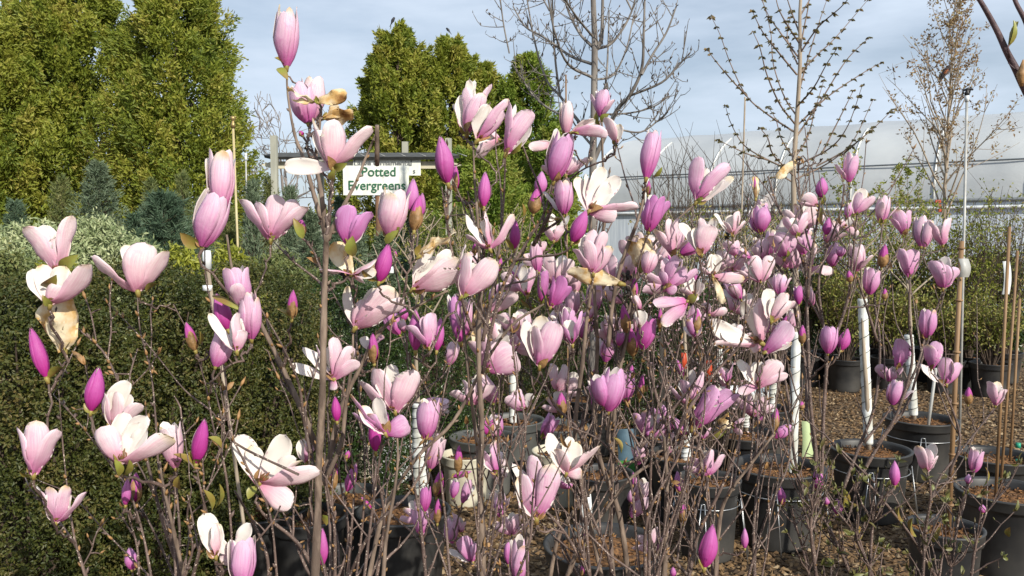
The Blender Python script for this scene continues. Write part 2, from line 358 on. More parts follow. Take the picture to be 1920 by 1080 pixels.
def arborvitae(px, Y, ytop, wpx, label, nclump=420, per=110, mat=None, seed=1, p=1.6, multi=0):
    H = P(px, ytop, Y)[2]; Rr = wpx / 2 / F * Y; x = GX(px, Y)
    root = empty('arborvitae', (x, Y, 0), label, 'tree', 'tall arborvitae trees beyond the nursery rows')
    mb = MB(); tube(mb, [[x, Y, 0], [x, Y, H * .5], [x, Y, H * .93]], [.14, .09, .02], 7)
    for k in range(26):
        z = H * (.1 + .8 * k / 26); a = k * 2.4; q = Rr * .7 * (1 - k / 30)
        tube(mb, [[x, Y, z], [x + cos(a) * q * .6, Y + sin(a) * q * .6, z + q * .5], [x + cos(a) * q, Y + sin(a) * q, z + q * 1.1]], [.03, .02, .006], 4)
    mkobj('trunk', mb, DARKBARK, root)
    mb = MB(); crown_cone(mb, (x, Y, 0), H - .1, Rr, .1, nclump, int(per * 1.55), .095 * Y / 16, .036 * Y / 16, p=p, seed=seed)
    mkobj('crown', mb, mat or ARB, root, smooth=False)
    return H
arborvitae(-30, 14.5, 25, 330, 'left-edge arborvitae with golden green foliage cut by the picture edge', 560, 130, seed=3, p=2.6)
arborvitae(150, 15.5, -55, 330, 'large dense golden green arborvitae in the middle of the left clump', 620, 130, seed=4, p=3.2)
arborvitae(340, 15.0, -60, 212, 'tall arborvitae forming the right edge of the left clump', 560, 125, seed=5, p=4.5)
arborvitae(60, 17.0, 10, 300, 'arborvitae standing behind between the left-edge and the middle one', 300, 110, seed=6, p=2.6)
arborvitae(748, 20, 54, 250, 'pointed arborvitae with a black bird on its top, behind the sign', 480, 110, seed=7, p=1.5)
arborvitae(846, 20.5, 74, 225, 'green arborvitae with a small dark bird on its tip, second from left behind sign', 430, 110, seed=8, p=1.7)
arborvitae(905, 21, 122, 150, 'narrow lower arborvitae squeezed between two larger ones', 220, 100, seed=9, p=1.8)
arborvitae(988, 21, 106, 175, 'arborvitae right of the gap, behind the bare tree twigs', 380, 100, seed=10, p=1.6, mat=ARBG)
arborvitae(900, 15, 285, 210, 'lower bright green arborvitae under the taller ones right of the sign', 360, 110, mat=ARBG, seed=12, p=2.2)
arborvitae(1030, 19, 245, 120, 'short dark arborvitae at the right foot of the group', 160, 110, mat=ARBG, seed=13, p=1.5)

# ------------------------------------------------------------------ conifers and shrubs of the left middle ground
def conifer(px, Y, ytop, wpx, label, mat, name='spruce', cat='spruce', n_br=110, per=70, nl=.055, nw=.011, group='potted conifers behind the dark hedge', p=.75, seed=0, z0=.25, upang=.45):
    H = P(px, ytop, Y)[2]; Rr = wpx / 2 / F * Y; x = GX(px, Y); r0 = np.random.default_rng(seed)
    root = empty(name, (x, Y, 0), label, cat, group)
    tk = MB(); tube(tk, [[x, Y, 0], [x, Y, H * .6], [x, Y, H * .97]], [.04, .025, .006], 6)
    fb = MB()
    for k in range(n_br):
        zf = (k + r0.random()) / n_br; z = z0 + (H - z0) * zf * .97; a = k * 2.399 + r0.random()
        q = Rr * (1 - zf) ** p * (.55 + .65 * r0.random()) + .03
        e = np.array([x + cos(a) * q, Y + sin(a) * q, z + q * upang]); s0 = np.array([x, Y, z])
        if k % 2 == 0: tube(tk, [s0, e], [.008, .002], 4, cap=False)
        t = r0.random(per) ** .7
        C = s0 + (e - s0) * t[:, None] + r0.normal(size=(per, 3)) * (.012 + .1 * q * (1 - t[:, None] * .5))
        D = nrm(e - s0) * .9 + r0.normal(size=(per, 3)) * .55 + np.array([0, 0, .25])
        leaves(fb, C, D, nl * (.7 + .6 * r0.random(per)), nw, rnd=np.clip(r0.random(per) * .5 + r0.random() * .5, 0, 1))
    mkobj('trunk', tk, DARKBARK, root); mkobj('needles', fb, mat, root, smooth=False)
conifer(188, 9, 298, 200, 'blue green spruce with a broad crown below the left arborvitaes', BLUE, seed=1, n_br=170, per=80)
conifer(308, 8.2, 360, 160, 'rounded dark pine with long needles right of the blue spruce', DKPINE, 'pine', 'pine', seed=2, n_br=140, per=90, nl=.09, p=.5)
conifer(345, 10, 322, 60, 'slim olive conifer rising just behind the rounded dark pine', OLIV, 'juniper', 'juniper', seed=3, n_br=80, upang=1.6)
conifer(285, 10.5, 335, 70, 'olive juniper spire between blue spruce and dark pine', OLIV, 'juniper', 'juniper', seed=4, n_br=80, upang=1.6)
conifer(118, 10, 330, 100, 'brownish olive juniper left of the blue spruce', OLIV, 'juniper', 'juniper', seed=5, n_br=100, upang=1.3)
conifer(30, 9.5, 372, 130, 'dark green conifer at the left edge under the arborvitaes', DKPINE, seed=6, n_br=120)
conifer(250, 7.4, 398, 90, 'small dark spruce in front of the gap between pine and blue spruce', DKPINE, seed=7, n_br=90)
conifer(378, 8.6, 372, 70, 'slender dark blue conifer behind the pair of stacked pink goblets', BLUE, seed=8, n_br=90, upang=1.2)
conifer(475, 8.2, 342, 56, 'slim blue juniper spire just left of the sign frame', BLUE, 'juniper', 'juniper', seed=9, n_br=90, upang=1.8)
conifer(545, 8.4, 352, 50, 'slim blue juniper spire under the left part of the sign frame', BLUE, 'juniper', 'juniper', seed=10, n_br=90, upang=1.8)
conifer(508, 9.5, 330, 80, 'pale green juniper beside the left sign post', OLIV, 'juniper', 'juniper', seed=11, n_br=90, upang=1.4)
conifer(582, 7.2, 392, 90, 'grey green spruce left of the thick magnolia trunk', BLUE, seed=12, n_br=110)
conifer(665, 6.8, 402, 100, 'silvery blue spruce under the white sign', BLUE, seed=13, n_br=130)
conifer(640, 9.2, 368, 110, 'dark spruce in the shade behind the white sign', DKPINE, seed=14, n_br=110)
conifer(760, 8.8, 372, 100, 'dark pine right of the brown sign stake', DKPINE, 'pine', 'pine', seed=15, n_br=110, nl=.08)
conifer(722, 7.2, 432, 70, 'small blue spruce beside the brown sign stake', BLUE, seed=16, n_br=90)
conifer(812, 8.0, 412, 90, 'green feathery conifer right of the sign', OLIV, 'false_cypress', 'conifer', seed=17, n_br=100, upang=1.2)
conifer(860, 9.5, 392, 110, 'bright green feathery conifer right of the right sign post', OLIV, 'false_cypress', 'conifer', seed=18, n_br=110, upang=1.4)
conifer(430, 9.0, 392, 70, 'olive green conifer right of the stacked goblets', OLIV, 'juniper', 'juniper', seed=19, n_br=80, upang=1.2)

def nrm2(v): return v / (np.linalg.norm(v, axis=1)[:, None] + 1e-9)
def mound(px, Y, ytop, wpx, label, mat, name='shrub', cat='shrub', n=26000, ln=.016, wd=.010, group=None, zmin=.12, dscale=1.0, seed=0, pot=False, lump=.12):
    """clipped or rounded shrub: leaves on an uneven dome"""
    H = P(px, ytop, Y)[2]; Rr = wpx / 2 / F * Y; x = GX(px, Y); r0 = np.random.default_rng(seed + 100)
    root = empty(name, (x, Y, 0), label, cat, group)
    a = r0.random(n) * 2 * pi; zf = r0.random(n)
    prof = (1 - np.clip((zf - .72) / .28, 0, 1) ** 2.2) ** .5 * (.86 + .14 * np.clip(zf / .3, 0, 1))
    lum = 1 + lump * (np.sin(a * 5 + zf * 9 + seed) * .5 + np.sin(a * 11 - zf * 17 + seed) * .35 + np.sin(a * 3 + 2 * zf + seed) * .5 + .5 * np.sin(zf * 31 + a * 7))
    hol = np.sin(a * 13 + zf * 21 + seed) * np.sin(a * 29 - zf * 17) + .6 * np.sin(a * 47 + zf * 33) * np.sin(zf * 51 - a * 5)
    rr = Rr * prof * lum * np.where(hol < -.35, .84, 1 + .05 * hol) * (1 - .35 * r0.random(n) ** 2.2)
    zz = zmin + (H - .03 - zmin) * zf + r0.normal(size=n) * .02
    C = np.stack([x + rr * np.cos(a), Y + dscale * rr * np.sin(a), zz], 1)
    o = np.stack([np.cos(a), np.sin(a), .5 + 0 * a], 1)
    D = o * .5 + r0.normal(size=(n, 3)) * .8
    # extra: dark shoots sticking out of the top
    sp = 9; k9 = n // sp; ii = np.repeat(np.arange(k9), sp)[:n]; m9 = len(ii); Ds = nrm2(o[ii] * .6 + r0.normal(size=(k9, 3))[ii] * .6 + np.array([0, 0, .35])); tq = np.tile(np.linspace(0, 1, sp), k9)[:m9]
    C = C[ii] + Ds * ((tq - .85) * ln * 3.4)[:, None] + r0.normal(size=(m9, 3)) * ln * .22; D = Ds * .6 + r0.normal(size=(m9, 3)) * .7; a = a[ii]; zf = zf[ii]; o = o[ii]; n = m9; hueS = r0.random(k9)[ii]
    fb = MB(); pat = .5 + .5 * np.sin(a * 7 + zf * 13 + seed)
    leaves(fb, C, D, ln * (.6 + .8 * r0.random(n)), wd, rnd=np.clip(.35 * r0.random(n) + .35 * hueS + .45 * pat * r0.random(n), 0, 1), Nrm=rdir(n) + o * .7)
    tk = MB()
    for k in range(14):
        q = k * 2.4; tube(tk, [[x, Y, 0], [x + cos(q) * Rr * .3, Y + sin(q) * Rr * .3, H * .4], [x + cos(q) * Rr * .75, Y + sin(q) * dscale * Rr * .75, H * .86]], [.014, .009, .003], 4, cap=False)
    mkobj('stems', tk, DARKBARK, root); mkobj('foliage', fb, mat, root, smooth=False)
HG = 'dark clipped hedge shrubs at the left'
mound(40, 3.1, 512, 400, 'dark hedge shrub at the left edge behind the burnt cream blossom', HEDGE, 'hedge_shrub', n=80000, seed=1, group=HG)
mound(255, 3.5, 482, 400, 'dark hedge shrub behind the pale blossom on a straight stem', HEDGE, 'hedge_shrub', n=78000, seed=2, group=HG)
mound(455, 3.9, 492, 330, 'brownish hedge shrub just left of the thick magnolia trunk', HEDGE, 'hedge_shrub', n=68000, seed=3, group=HG)
mound(640, 4.6, 520, 270, 'dark green shrub right of the thick magnolia trunk', HEDG2, 'hedge_shrub', n=48000, seed=4, group=HG)
mound(800, 5.6, 512, 230, 'dark green shrub in the middle behind the bright magenta buds', HEDG2, 'hedge_shrub', n=30000, seed=5, group=HG)
mound(950, 6.6, 500, 230, 'olive shrub in the middle behind the dense blossoms', HEDGE, 'hedge_shrub', n=24000, seed=6, group=HG)
mound(1240, 7.2, 520, 260, 'dark green shrub behind the crossing twigs of the centre', HEDG2, 'hedge_shrub', n=30000, seed=7, group=HG, ln=.03)
mound(1075, 7.6, 492, 230, 'green shrub behind the tallest bare tree', HEDG2, 'hedge_shrub', n=24000, seed=8, group=HG, ln=.03)
for i, (px, Y, yt, w, lab, mat, n_) in enumerate([
    (60, 5.3, 414, 240, 'pale variegated dwarf conifer at the left edge behind the blossoms', PALE, 26000),
    (182, 5.6, 405, 170, 'pale variegated dwarf conifer below the blue spruce', PALE, 22000),
    (265, 5.0, 448, 110, 'small variegated conifer tuft between the hedge and the dark pine', PALE, 9000),
    (110, 4.3, 482, 130, 'golden green mound on the hedge line behind the upright cream blossom', GOLD, 10000),
    (335, 4.6, 462, 110, 'golden green mound right of the pale straight-stemmed blossom', GOLD, 12000),
    (432, 4.9, 458, 95, 'golden green mound behind the white capped pipe', GOLD, 10000),
    (520, 5.3, 472, 170, 'green juniper mound left of the thick trunk', OLIV, 15000),
    (20, 4.8, 470, 120, 'grey green low conifer at the left edge above the hedge', OLIV, 9000)]):
    mound(px, Y, yt, w, lab, mat, 'dwarf_conifer' if mat in (PALE, OLIV) else 'golden_shrub', 'shrub', n=n_, ln=.035, wd=.014, seed=20 + i, group='low conifers and golden mounds above the hedge', lump=.25)

# ------------------------------------------------------------------ far trees
def grow(mb, p, d, L_, r, depth, tips, gen=0, kids=3, spread=.6, upb=.25, rat=.68, seg=4, r0=None, sides=5, minr=.003):
    pts = [p]; dd = d.copy()
    for s in range(seg):
        dd = nrm(dd + r0.normal(size=3) * .09 + np.array([0, 0, upb * .12])); pts.append(pts[-1] + dd * L_ / seg)
    rr = np.linspace(r, max(r * .55, minr), seg + 1)
    tube(mb, pts, rr, sides if r > .012 else 4, cap=False)
    if depth == 0: tips.append((pts[-1], dd, pts)); return
    for k in range(kids):
        i = 1 + int(r0.random() * seg) if k else seg
        nd = nrm(dd + r0.normal(size=3) * spread + np.array([0, 0, upb]))
        grow(mb, pts[i], nd, L_ * rat * (.75 + .5 * r0.random()), max(rr[i] * .62, minr), depth - 1, tips, gen + 1, kids, spread, upb, rat, seg, r0, sides, minr)
def fartree(px, Y, ytop, label, seed, leafm=None, spreadw=.75):
    H = P(px, ytop, Y)[2]; x = GX(px, Y); r0 = np.random.default_rng(seed)
    root = empty('far_tree', (x, Y, 0), label, 'tree', 'hazy bare trees far beyond the nursery')
    mb = MB(); tips = []
    grow(mb, np.array([x, Y, 0.]), np.array([0, 0, 1.]), H * .36, H * .03, 5, tips, kids=3, spread=spreadw, upb=.3, rat=.66, seg=3, r0=r0, sides=5, minr=.022)
    mkobj('trunk', mb, plain('far_bark', (.26, .23, .21), .9), root)
    if leafm:
        C = np.array([t[0] for t in tips]); k = 3; C = np.repeat(C, k, 0) + r0.normal(size=(len(tips) * k, 3)) * .35
        fb = MB(); leaves(fb, C, rdir(len(C)), .22, .14); mkobj('crown', fb, leafm, root, smooth=False)
fartree(545, 60, 172, 'bare grey tree far behind the left end of the sign frame', 31)
fartree(640, 66, 205, 'faint bare tree far behind the sign, next to the pointed arborvitae', 32)
fartree(480, 58, 235, 'low bare tree far off right of the yellowed pipe', 33, FARL)
for i, (px, yt) in enumerate([(1205, 252), (1255, 258), (1315, 246), (1375, 244), (1440, 252), (1590, 232), (1905, 200), (1850, 212)]):
    fartree(px, 85, yt, ['small yellow green treetop peeking over the left end of the tunnel', 'faint treetop over the tunnel left of the upright pink goblet', 'yellow green treetop above the tunnel near the thin rod',
        'treetop above the tunnel just left of the maple', 'treetop hidden behind the maple crown', 'bare treetop right of the maple crown', 'bare treetop at the right picture edge above the tunnel', 'bare treetop behind the sprinkler above the tunnel'][i], 40 + i, FARL if i < 5 else None)
mb = MB(); n = 26000; xx = rng.uniform(-160, 160, n); yy = rng.uniform(110, 125, n); hh = 2 + 3.2 * (np.sin(xx * .13) * .3 + np.sin(xx * .41) * .25 + .6 + .2 * np.sin(xx * 1.3))
leaves(mb, np.stack([xx, yy, rng.random(n) * hh], 1), rdir(n), .9, .5, rnd=rng.random(n)); tag(mkobj('far_wood', mb, FARL, smooth=False), 'distant woodland along the horizon', 'woodland', kind='stuff')
# ------------------------------------------------------------------ lettering
def lettering(name, txt, size, mat, parent, loc, bold=0.0, depth=.002):
    cu = bpy.data.curves.new(name, 'FONT'); cu.body = txt; cu.size = size; cu.extrude = depth; cu.offset = bold
    o = bpy.data.objects.new('tmp', cu); me = bpy.data.meshes.new_from_object(o); me.name = name
    bpy.data.objects.remove(o)
    me.materials.clear(); me.materials.append(mat)
    q = bpy.data.objects.new(name, me); COL.objects.link(q)
    q.rotation_euler = (pi / 2, 0, 0)
    q.parent = parent; q.location = np.array(loc) - ORG[parent.name]
    return q
# sign frame with a small dark shingled roof
Y = 9.6; k = Y / F
x0, x1 = GX(498, Y), GX(862, Y)
fr = empty('sign_stand', (GX(680, Y), Y, 0), 'wooden sign frame with grey posts, cream rail and narrow dark shingled roof', 'sign stand')
for px, yt in ((517, 255), (842, 260)):
    mb = MB(); zt = P(px, yt, Y - .1)[2]; box(mb, (GX(px, Y - .12), Y - .12, zt / 2), (.07, .07, zt)); mkobj('post', mb, WOODGREY, fr, smooth=False)
for px, yt in ((761, 266), (603, 268)):
    mb = MB(); zt = P(px, yt, Y + .45)[2]; box(mb, (GX(px, Y + .45), Y + .45, zt / 2), (.07, .07, zt)); mkobj('post', mb, WOODGREY, fr, smooth=False)
zt, zb = P(680, 283, Y)[2], P(680, 295.5, Y)[2]
mb = MB(); e = .12
V = [[x0, Y - .02, zb + .03], [x0 + e, Y - .10, zb], [x1 - e, Y - .10, zb], [x1, Y - .02, zb + .03], [x1 - e, Y + .2, zt], [x0 + e, Y + .2, zt],
     [x0, Y + .02, zb - .0], [x0 + e, Y - .07, zb - .03], [x1 - e, Y - .07, zb - .03], [x1, Y + .02, zb - .0], [x1 - e, Y + .23, zt - .03], [x0 + e, Y + .23, zt - .03]]
mb.add(V, [[0, 1, 2, 3, 4, 5], [11, 10, 9, 8, 7, 6], [0, 6, 7, 1], [1, 7, 8, 2], [2, 8, 9, 3], [3, 9, 10, 4], [4, 10, 11, 5], [5, 11, 6, 0]])
rf = mkobj('roof', mb, ROOFD, fr, smooth=False)
mb = MB()
for i in range(9):
    xx = x0 + .35 + i * .235
    tube(mb, [[xx, Y + .19, zt - .002], [xx + .13, Y - .105, zb + .006]], .005, 4)
mkobj('shingle_edges', mb, ROOFL, rf)
zr = P(680, 309, Y)[2]; mb = MB(); h = .042
xa, xb = GX(491, Y), GX(866, Y)
mb.add([[xa, Y + .02, zr], [xa + .13, Y + .02, zr - h], [xb - .13, Y + .02, zr - h], [xb, Y + .02, zr], [xb - .13, Y + .02, zr + h], [xa + .13, Y + .02, zr + h],
        [xa, Y + .06, zr], [xa + .13, Y + .06, zr - h], [xb - .13, Y + .06, zr - h], [xb, Y + .06, zr], [xb - .13, Y + .06, zr + h], [xa + .13, Y + .06, zr + h]],
       [[0, 1, 2, 3, 4, 5], [11, 10, 9, 8, 7, 6], [0, 6, 7, 1], [1, 7, 8, 2], [2, 8, 9, 3], [3, 9, 10, 4], [4, 10, 11, 5], [5, 11, 6, 0]])
mkobj('rail', mb, WOODCREAM, fr, smooth=False)
def board(name, xl, yt, xr, yb, Y, label):
    a = P(xl, yt, Y); c = P(xr, yb, Y); r = empty(name, ((a[0] + c[0]) / 2, Y, c[2]), label, 'sign')
    mb = MB(); box(mb, ((a[0] + c[0]) / 2, Y, (a[2] + c[2]) / 2), (c[0] - a[0], .008, a[2] - c[2])); p = mkobj('panel', mb, SIGNW, r, smooth=False); return r
b1 = board('sign_board', 662, 298, 789, 329, Y - .02, 'white board lettered Large Ornamental hanging on the rail behind the front sign')
p = P(663, 310.5, Y - .03); lettering('lettering', 'Large Ornamental', .092, SGREY, b1, p, .0018)
p = P(774, 325, Y - .03); lettering('lettering', 's', .085, SGREY, b1, p)
Yb = 8.9
b2 = board('sign_board', 643, 310.5, 767, 366, Yb, 'white board with green lettering Potted Evergreens')
p = P(677, 330, Yb - .012); lettering('lettering', 'Potted', .140, SGREEN, b2, p, .001)
p = P(652, 355.5, Yb - .012); lettering('lettering', 'Evergreens', .140, SGREEN, b2, p, .001)
mb = MB(); xx = GX(711, Yb + .05); zt = P(711, 312, Yb)[2]; tube(mb, [[xx, Yb + .045, 0], [xx + .005, Yb + .045, zt * .5], [xx, Yb + .045, zt]], .04, 8)
tag(mkobj('wooden_stake', mb, BROWNWOOD, origin=(xx, Yb + .045, 0)), 'brown wooden stake carrying the white board with green lettering', 'stake')

# ------------------------------------------------------------------ pipes and rods
def rod(name, px, ytop, Y, rpx, mat, label, cat, px2=None, zb=0):
    a = P(px, ytop, Y); b_ = np.array([GX(px2 if px2 else px, Y), Y, zb]); mb = MB(); tube(mb, [b_, (a + b_) / 2, a], rpx / 2 / F * Y, 8)
    return tag(mkobj(name, mb, mat, origin=b_), label, cat), a
r, a = rod('sprinkler_riser', 437, 236, 7.5, 4.5, YPIPE, 'yellowed irrigation riser with a brass sprinkler left of the sign', 'sprinkler', 451)
mb = MB(); lathe(mb, a, [(0, -.02), (.02, -.02), (.02, .02), (.012, .03), (.012, .05), (.024, .06), (.020, .085), (0, .09)], 10); tube(mb, [a + [-.03, 0, .075], a + [.03, 0, .08]], .007, 5); mkobj('sprinkler_head', mb, BRASS, r)
r, a = rod('sprinkler_riser', 461, 298, 11, 3, PIPE, 'thinner distant irrigation riser with a small pale sprinkler just left of the sign', 'sprinkler', 464)
mb = MB(); lathe(mb, a, [(0, -.02), (.018, -.02), (.018, .03), (.010, .04), (.022, .05), (.018, .07), (0, .075)], 8); mkobj('sprinkler_head', mb, WHITEP, r)
r, a = rod('sprinkler_riser', 1813, 186, 6.8, 5, PIPE, 'grey irrigation riser with a black sprinkler head in front of the rusty leaved tree', 'sprinkler', 1812)
mb = MB(); tube(mb, [a - [0, 0, .02], a + [0, 0, .03]], .017, 8); mkobj('coupling', mb, WHITEP, r)
mb = MB(); lathe(mb, a, [(0, .03), (.018, .03), (.022, .05), (.014, .065), (.014, .085), (0, .09)], 8)
tube(mb, [a + [-.03, 0, .07], a + [0, -.01, .085], a + [.045, 0, .078]], .009, 6); tube(mb, [a + [-.035, 0, .085], a + [-.03, 0, .04]], .006, 5); tube(mb, [a + [.02, 0, .05], a + [.03, 0, .1]], .006, 5)
mkobj('sprinkler_head', mb, BLACKP, r)
rod('thin_rod', 1397, 182, 7.0, 3.2, TANBARK, 'thin pale rod standing in front of the tunnel left of the maple', 'rod', 1385)
rod('thin_rod', 1061, 140, 3.0, 3.0, BAMBOO, 'thin cane rising above the single pale petal left of the bare tree', 'rod', 1072)
r, a = rod('white_pipe', 388, 492, 2.4, 7, TANBARK, 'pale pipe with a white cap behind the left magnolia', 'pipe', 505)
mb = MB(); lathe(mb, a, [(0, .035), (.011, .035), (.013, .02), (.013, -.02), (0, -.02)], 12); mkobj('cap', mb, WHITEP, r)
mb = MB(); lathe(mb, a - np.array([0, 0, .075]), [(0, .008), (.014, .008), (.014, -.008), (0, -.008)], 12); mkobj('collar', mb, WHITEP, r)

# ------------------------------------------------------------------ pots
def pot(px, Y, dia, h, label, mat=POT, name='nursery_pot', cat='pot', group='black nursery pots on the gravel', soil=SOIL, wire=False, x=None, letters=None):
    x = GX(px, Y) if x is None else x; r = dia / 2; c = np.array([x, Y, 0.004])
    root = empty(name, tuple(c), label, cat, group)
    mb = MB(); lathe(mb, c, [(0, 0), (r * .80, 0), (r * .82, .01), (r * .83, h * .12), (r * .94, h - .05), (r * .955, h - .045), (r * .9, h - .05), (r * .78, .03), (0, .03)], 40); mkobj('body', mb, mat, root)
    mb = MB(); lathe(mb, c, [(r * .955, h - .055), (r * 1.0, h - .055), (r * 1.02, h - .045), (r * 1.03, h - .008), (r * 1.05, h - .003), (r * 1.05, h + .003), (r * .98, h + .004), (r * .94, h - .01), (r * .92, h - .055)], 40); mkobj('rim', mb, mat, root)
    if soil:
        mb = MB(); nr, na = 8, 28; V = [[x, Y, h - .045]]
        for i in range(1, nr + 1):
            for j in range(na):
                q = r * .935 * i / nr; a = j * 2 * pi / na; V.append([x + q * cos(a), Y + q * sin(a), h - .05 + .012 * rng.random() + .02 * (1 - i / nr)])
        Fc = [[0, 1 + j, 1 + (j + 1) % na] for j in range(na)] + [[1 + (i - 1) * na + j, 1 + i * na + j, 1 + i * na + (j + 1) % na, 1 + (i - 1) * na + (j + 1) % na] for i in range(1, nr) for j in range(na)]
        mb.add(V, Fc)
        n = 260; q = r * .9 * np.sqrt(rng.random(n)); a = rng.random(n) * 6.28
        leaves(mb, np.stack([x + q * np.cos(a), Y + q * np.sin(a), np.full(n, h - .033)], 1), rdir(n) * [1, 1, .35], .03, .012)
        mkobj('soil', mb, soil, root, smooth=False)
    if wire:
        mb = MB(); a = np.linspace(0, 2 * pi, 40); q = r * .985; zz = h * .72
        tube(mb, np.stack([x + q * np.cos(a), Y + q * np.sin(a), np.full(40, zz)], 1), .0032, 4)
        for a0 in (-1.95, -.35, 1.2, 2.8):
            for da in (-.05, .05):
                b0 = np.array([x + (q + .006) * cos(a0 + da), Y + (q + .006) * sin(a0 + da), zz + .03]); b1_ = np.array([x + (q + .05) * cos(a0 + da * 3), Y + (q + .05) * sin(a0 + da * 3), .0])
                tube(mb, [b0, b1_], .003, 4)
            tube(mb, [[x + (q + .006) * cos(a0 - .05), Y + (q + .006) * sin(a0 - .05), zz + .03], [x + (q + .006) * cos(a0 + .05), Y + (q + .006) * sin(a0 + .05), zz + .03]], .003, 4)
        mkobj('wire_stand', mb, WIRE, root)
    return c + np.array([0, 0, h - .04])

def guard(px, Y, x, y, z0, z1, lean, root, r=.026):
    mb = MB(); n = 40; V = []; Fc = []; turns = 9
    k = 60
    pts = [np.array([x + lean[0] * t, y + lean[1] * t, z0 + (z1 - z0) * t]) for t in np.linspace(0, 1, k)]
    rad = [r * (1 + .10 * ((t * turns) % 1)) for t in np.linspace(0, 1, k)]
    tube(mb, pts, rad, 12); g = mkobj('trunk_guard', mb, GUARD, root)
    mb = MB(); a = np.linspace(0, turns * 2 * pi, 160); tt_ = np.linspace(0.01, .99, 160)
    tube(mb, np.stack([x + lean[0] * tt_ + (r * 1.09) * np.cos(a), y + lean[1] * tt_ + (r * 1.09) * np.sin(a), z0 + (z1 - z0) * tt_], 1), .0022, 3, cap=False)
    mkobj('spiral_edge', mb, BLACKP, g); return g

# young tree with wild crown of thin ascending branches
def youngtree(px, Y, top, label, name, pxt=None, z0=.4, guardz=None, bark=TANBARK, r=.022, nbr=34, spread=.5, low=.38, leafm=None, leafn=6, ll=.03, lw=.018, seed=0, droop=False, sub=5, asc=1.0, cat='tree', group=None, gr=.026, maxlen=1.0, bare_top=False, cluster=.02):
    r0 = np.random.default_rng(seed + 500); a = np.array([GX(px, Y), Y, z0]); tp_ = P(pxt if pxt else px, top, Y)
    root = empty(name, tuple(a), label, cat, group)
    H = tp_[2] - z0; tk = MB(); m_ = 16
    wob = np.cumsum(r0.normal(size=(m_, 2)) * .006, 0); pts = np.array([a + (tp_ - a) * t for t in np.linspace(0, 1, m_)]); pts[:, :2] += wob * (np.linspace(0, 1, m_)[:, None] * 3).clip(0, 1)
    tube(tk, pts, np.linspace(r, r * .12, m_) , 9)
    mkobj('trunk', tk, bark, root)
    br = MB(); tips = []
    for k in range(nbr):
        t = low + (1 - low) * (k / nbr) ** .9; i = t * (m_ - 1); p0 = pts[int(i)] + (pts[min(int(i) + 1, m_ - 1)] - pts[int(i)]) * (i % 1)
        az = k * 2.399 + r0.normal() * .3; Ln = H * .5 * maxlen * (1 - t) ** .75 * (.7 + .5 * r0.random()) + .12
        d = np.array([cos(az) * spread, sin(az) * spread, asc]); d = nrm(d); q = [p0]; dd = d
        for s in range(7):
            dd = nrm(dd + np.array([0, 0, .06]) + r0.normal(size=3) * .07); q.append(q[-1] + dd * Ln / 7)
        q = np.array(q); rb = r * (1 - t) * .55 + .0035; tube(br, q, np.linspace(rb, .0022, 8), 5, cap=False); tips.append(q)
        for s in range(sub):
            j = 1 + int(r0.random() * 6); sd_ = nrm(dd + r0.normal(size=3) * .65 + np.array([0, 0, .1])); l2 = Ln * .42 * r0.random() + .05
            q2 = np.array([q[j] + sd_ * l2 * w + np.array([0, 0, .12 * l2 * w * w]) for w in (0, .35, .7, 1)]); tube(br, q2, np.linspace(max(rb * .35, .0026), .0016, 4), 4, cap=False); tips.append(q2)
            if r0.random() < .5:
                q3 = np.array([q2[2] + nrm(sd_ + r0.normal(size=3) * .6) * l2 * .5 * w for w in (0, .5, 1)]); tube(br, q3, .0015, 3, cap=False); tips.append(q3)
    bo = mkobj('branches', br, bark, root)
    if leafm:
        C = []
        for q in tips:
            m2 = max(2, int(leafn * (len(q) / 8 + .4)))
            tt_ = r0.random(m2) ** .7 * (len(q) - 1.001); ii = tt_.astype(int); f = (tt_ - ii)[:, None]; C.append(q[ii] * (1 - f) + q[ii + 1] * f)
        C = np.concatenate(C); kk = 4; C = np.repeat(C, kk, 0); n = len(C)
        D = rdir(n); 
        if droop: D[:, 2] = -abs(D[:, 2]) * .5 - .1
        fb = MB(); leaves(fb, C + r0.normal(size=(n, 3)) * cluster * .5, D, ll * (.6 + .8 * r0.random(n)), lw, rnd=r0.random(n)); mkobj('foliage' if ll > .012 else 'buds', fb, leafm, root, smooth=False)
    if guardz:
        f = lambda z: a + (tp_ - a) * (z - z0) / H
        A0, B0 = f(guardz[0]), f(guardz[1]); guard(px, Y, A0[0], A0[1], guardz[0], guardz[1], (B0 - A0)[:2], root, gr)
    return root

# T1 maple: pot, trunk guard, drooping young leaves
def zpx(y, Y): return P(960, y, Y)[2]
c = pot(1468, 4.35, .47, .41, 'black pot on a wire stand holding the maple with drooping young leaves', wire=True)
Y = 4.35; root = empty('maple_tree', (GX(1495, Y), Y, .38), 'maple with small drooping young leaves and a white guarded trunk, right of centre', 'tree'); r0 = np.random.default_rng(5)
def pm_(lst, Y0=4.35): return np.array([P(x, y, Y0 + (z[0] if z else 0)) for x, y, *z in lst])
tk = MB(); tube(tk, smoothpath([np.array([GX(1495, Y), Y, .36])] + list(pm_([(1493, 640), (1490, 450), (1488, 330), (1493, 240), (1500, 120), (1500, 20), (1508, -80), (1512, -200)]))), np.linspace(.019, .005, 41), 10); mkobj('trunk', tk, TANBARK, root)
guard(1495, Y, GX(1495, Y), Y, zpx(915, Y), zpx(622, Y), (P(1493, 640, Y)[0] - GX(1495, Y), 0), root, .024)
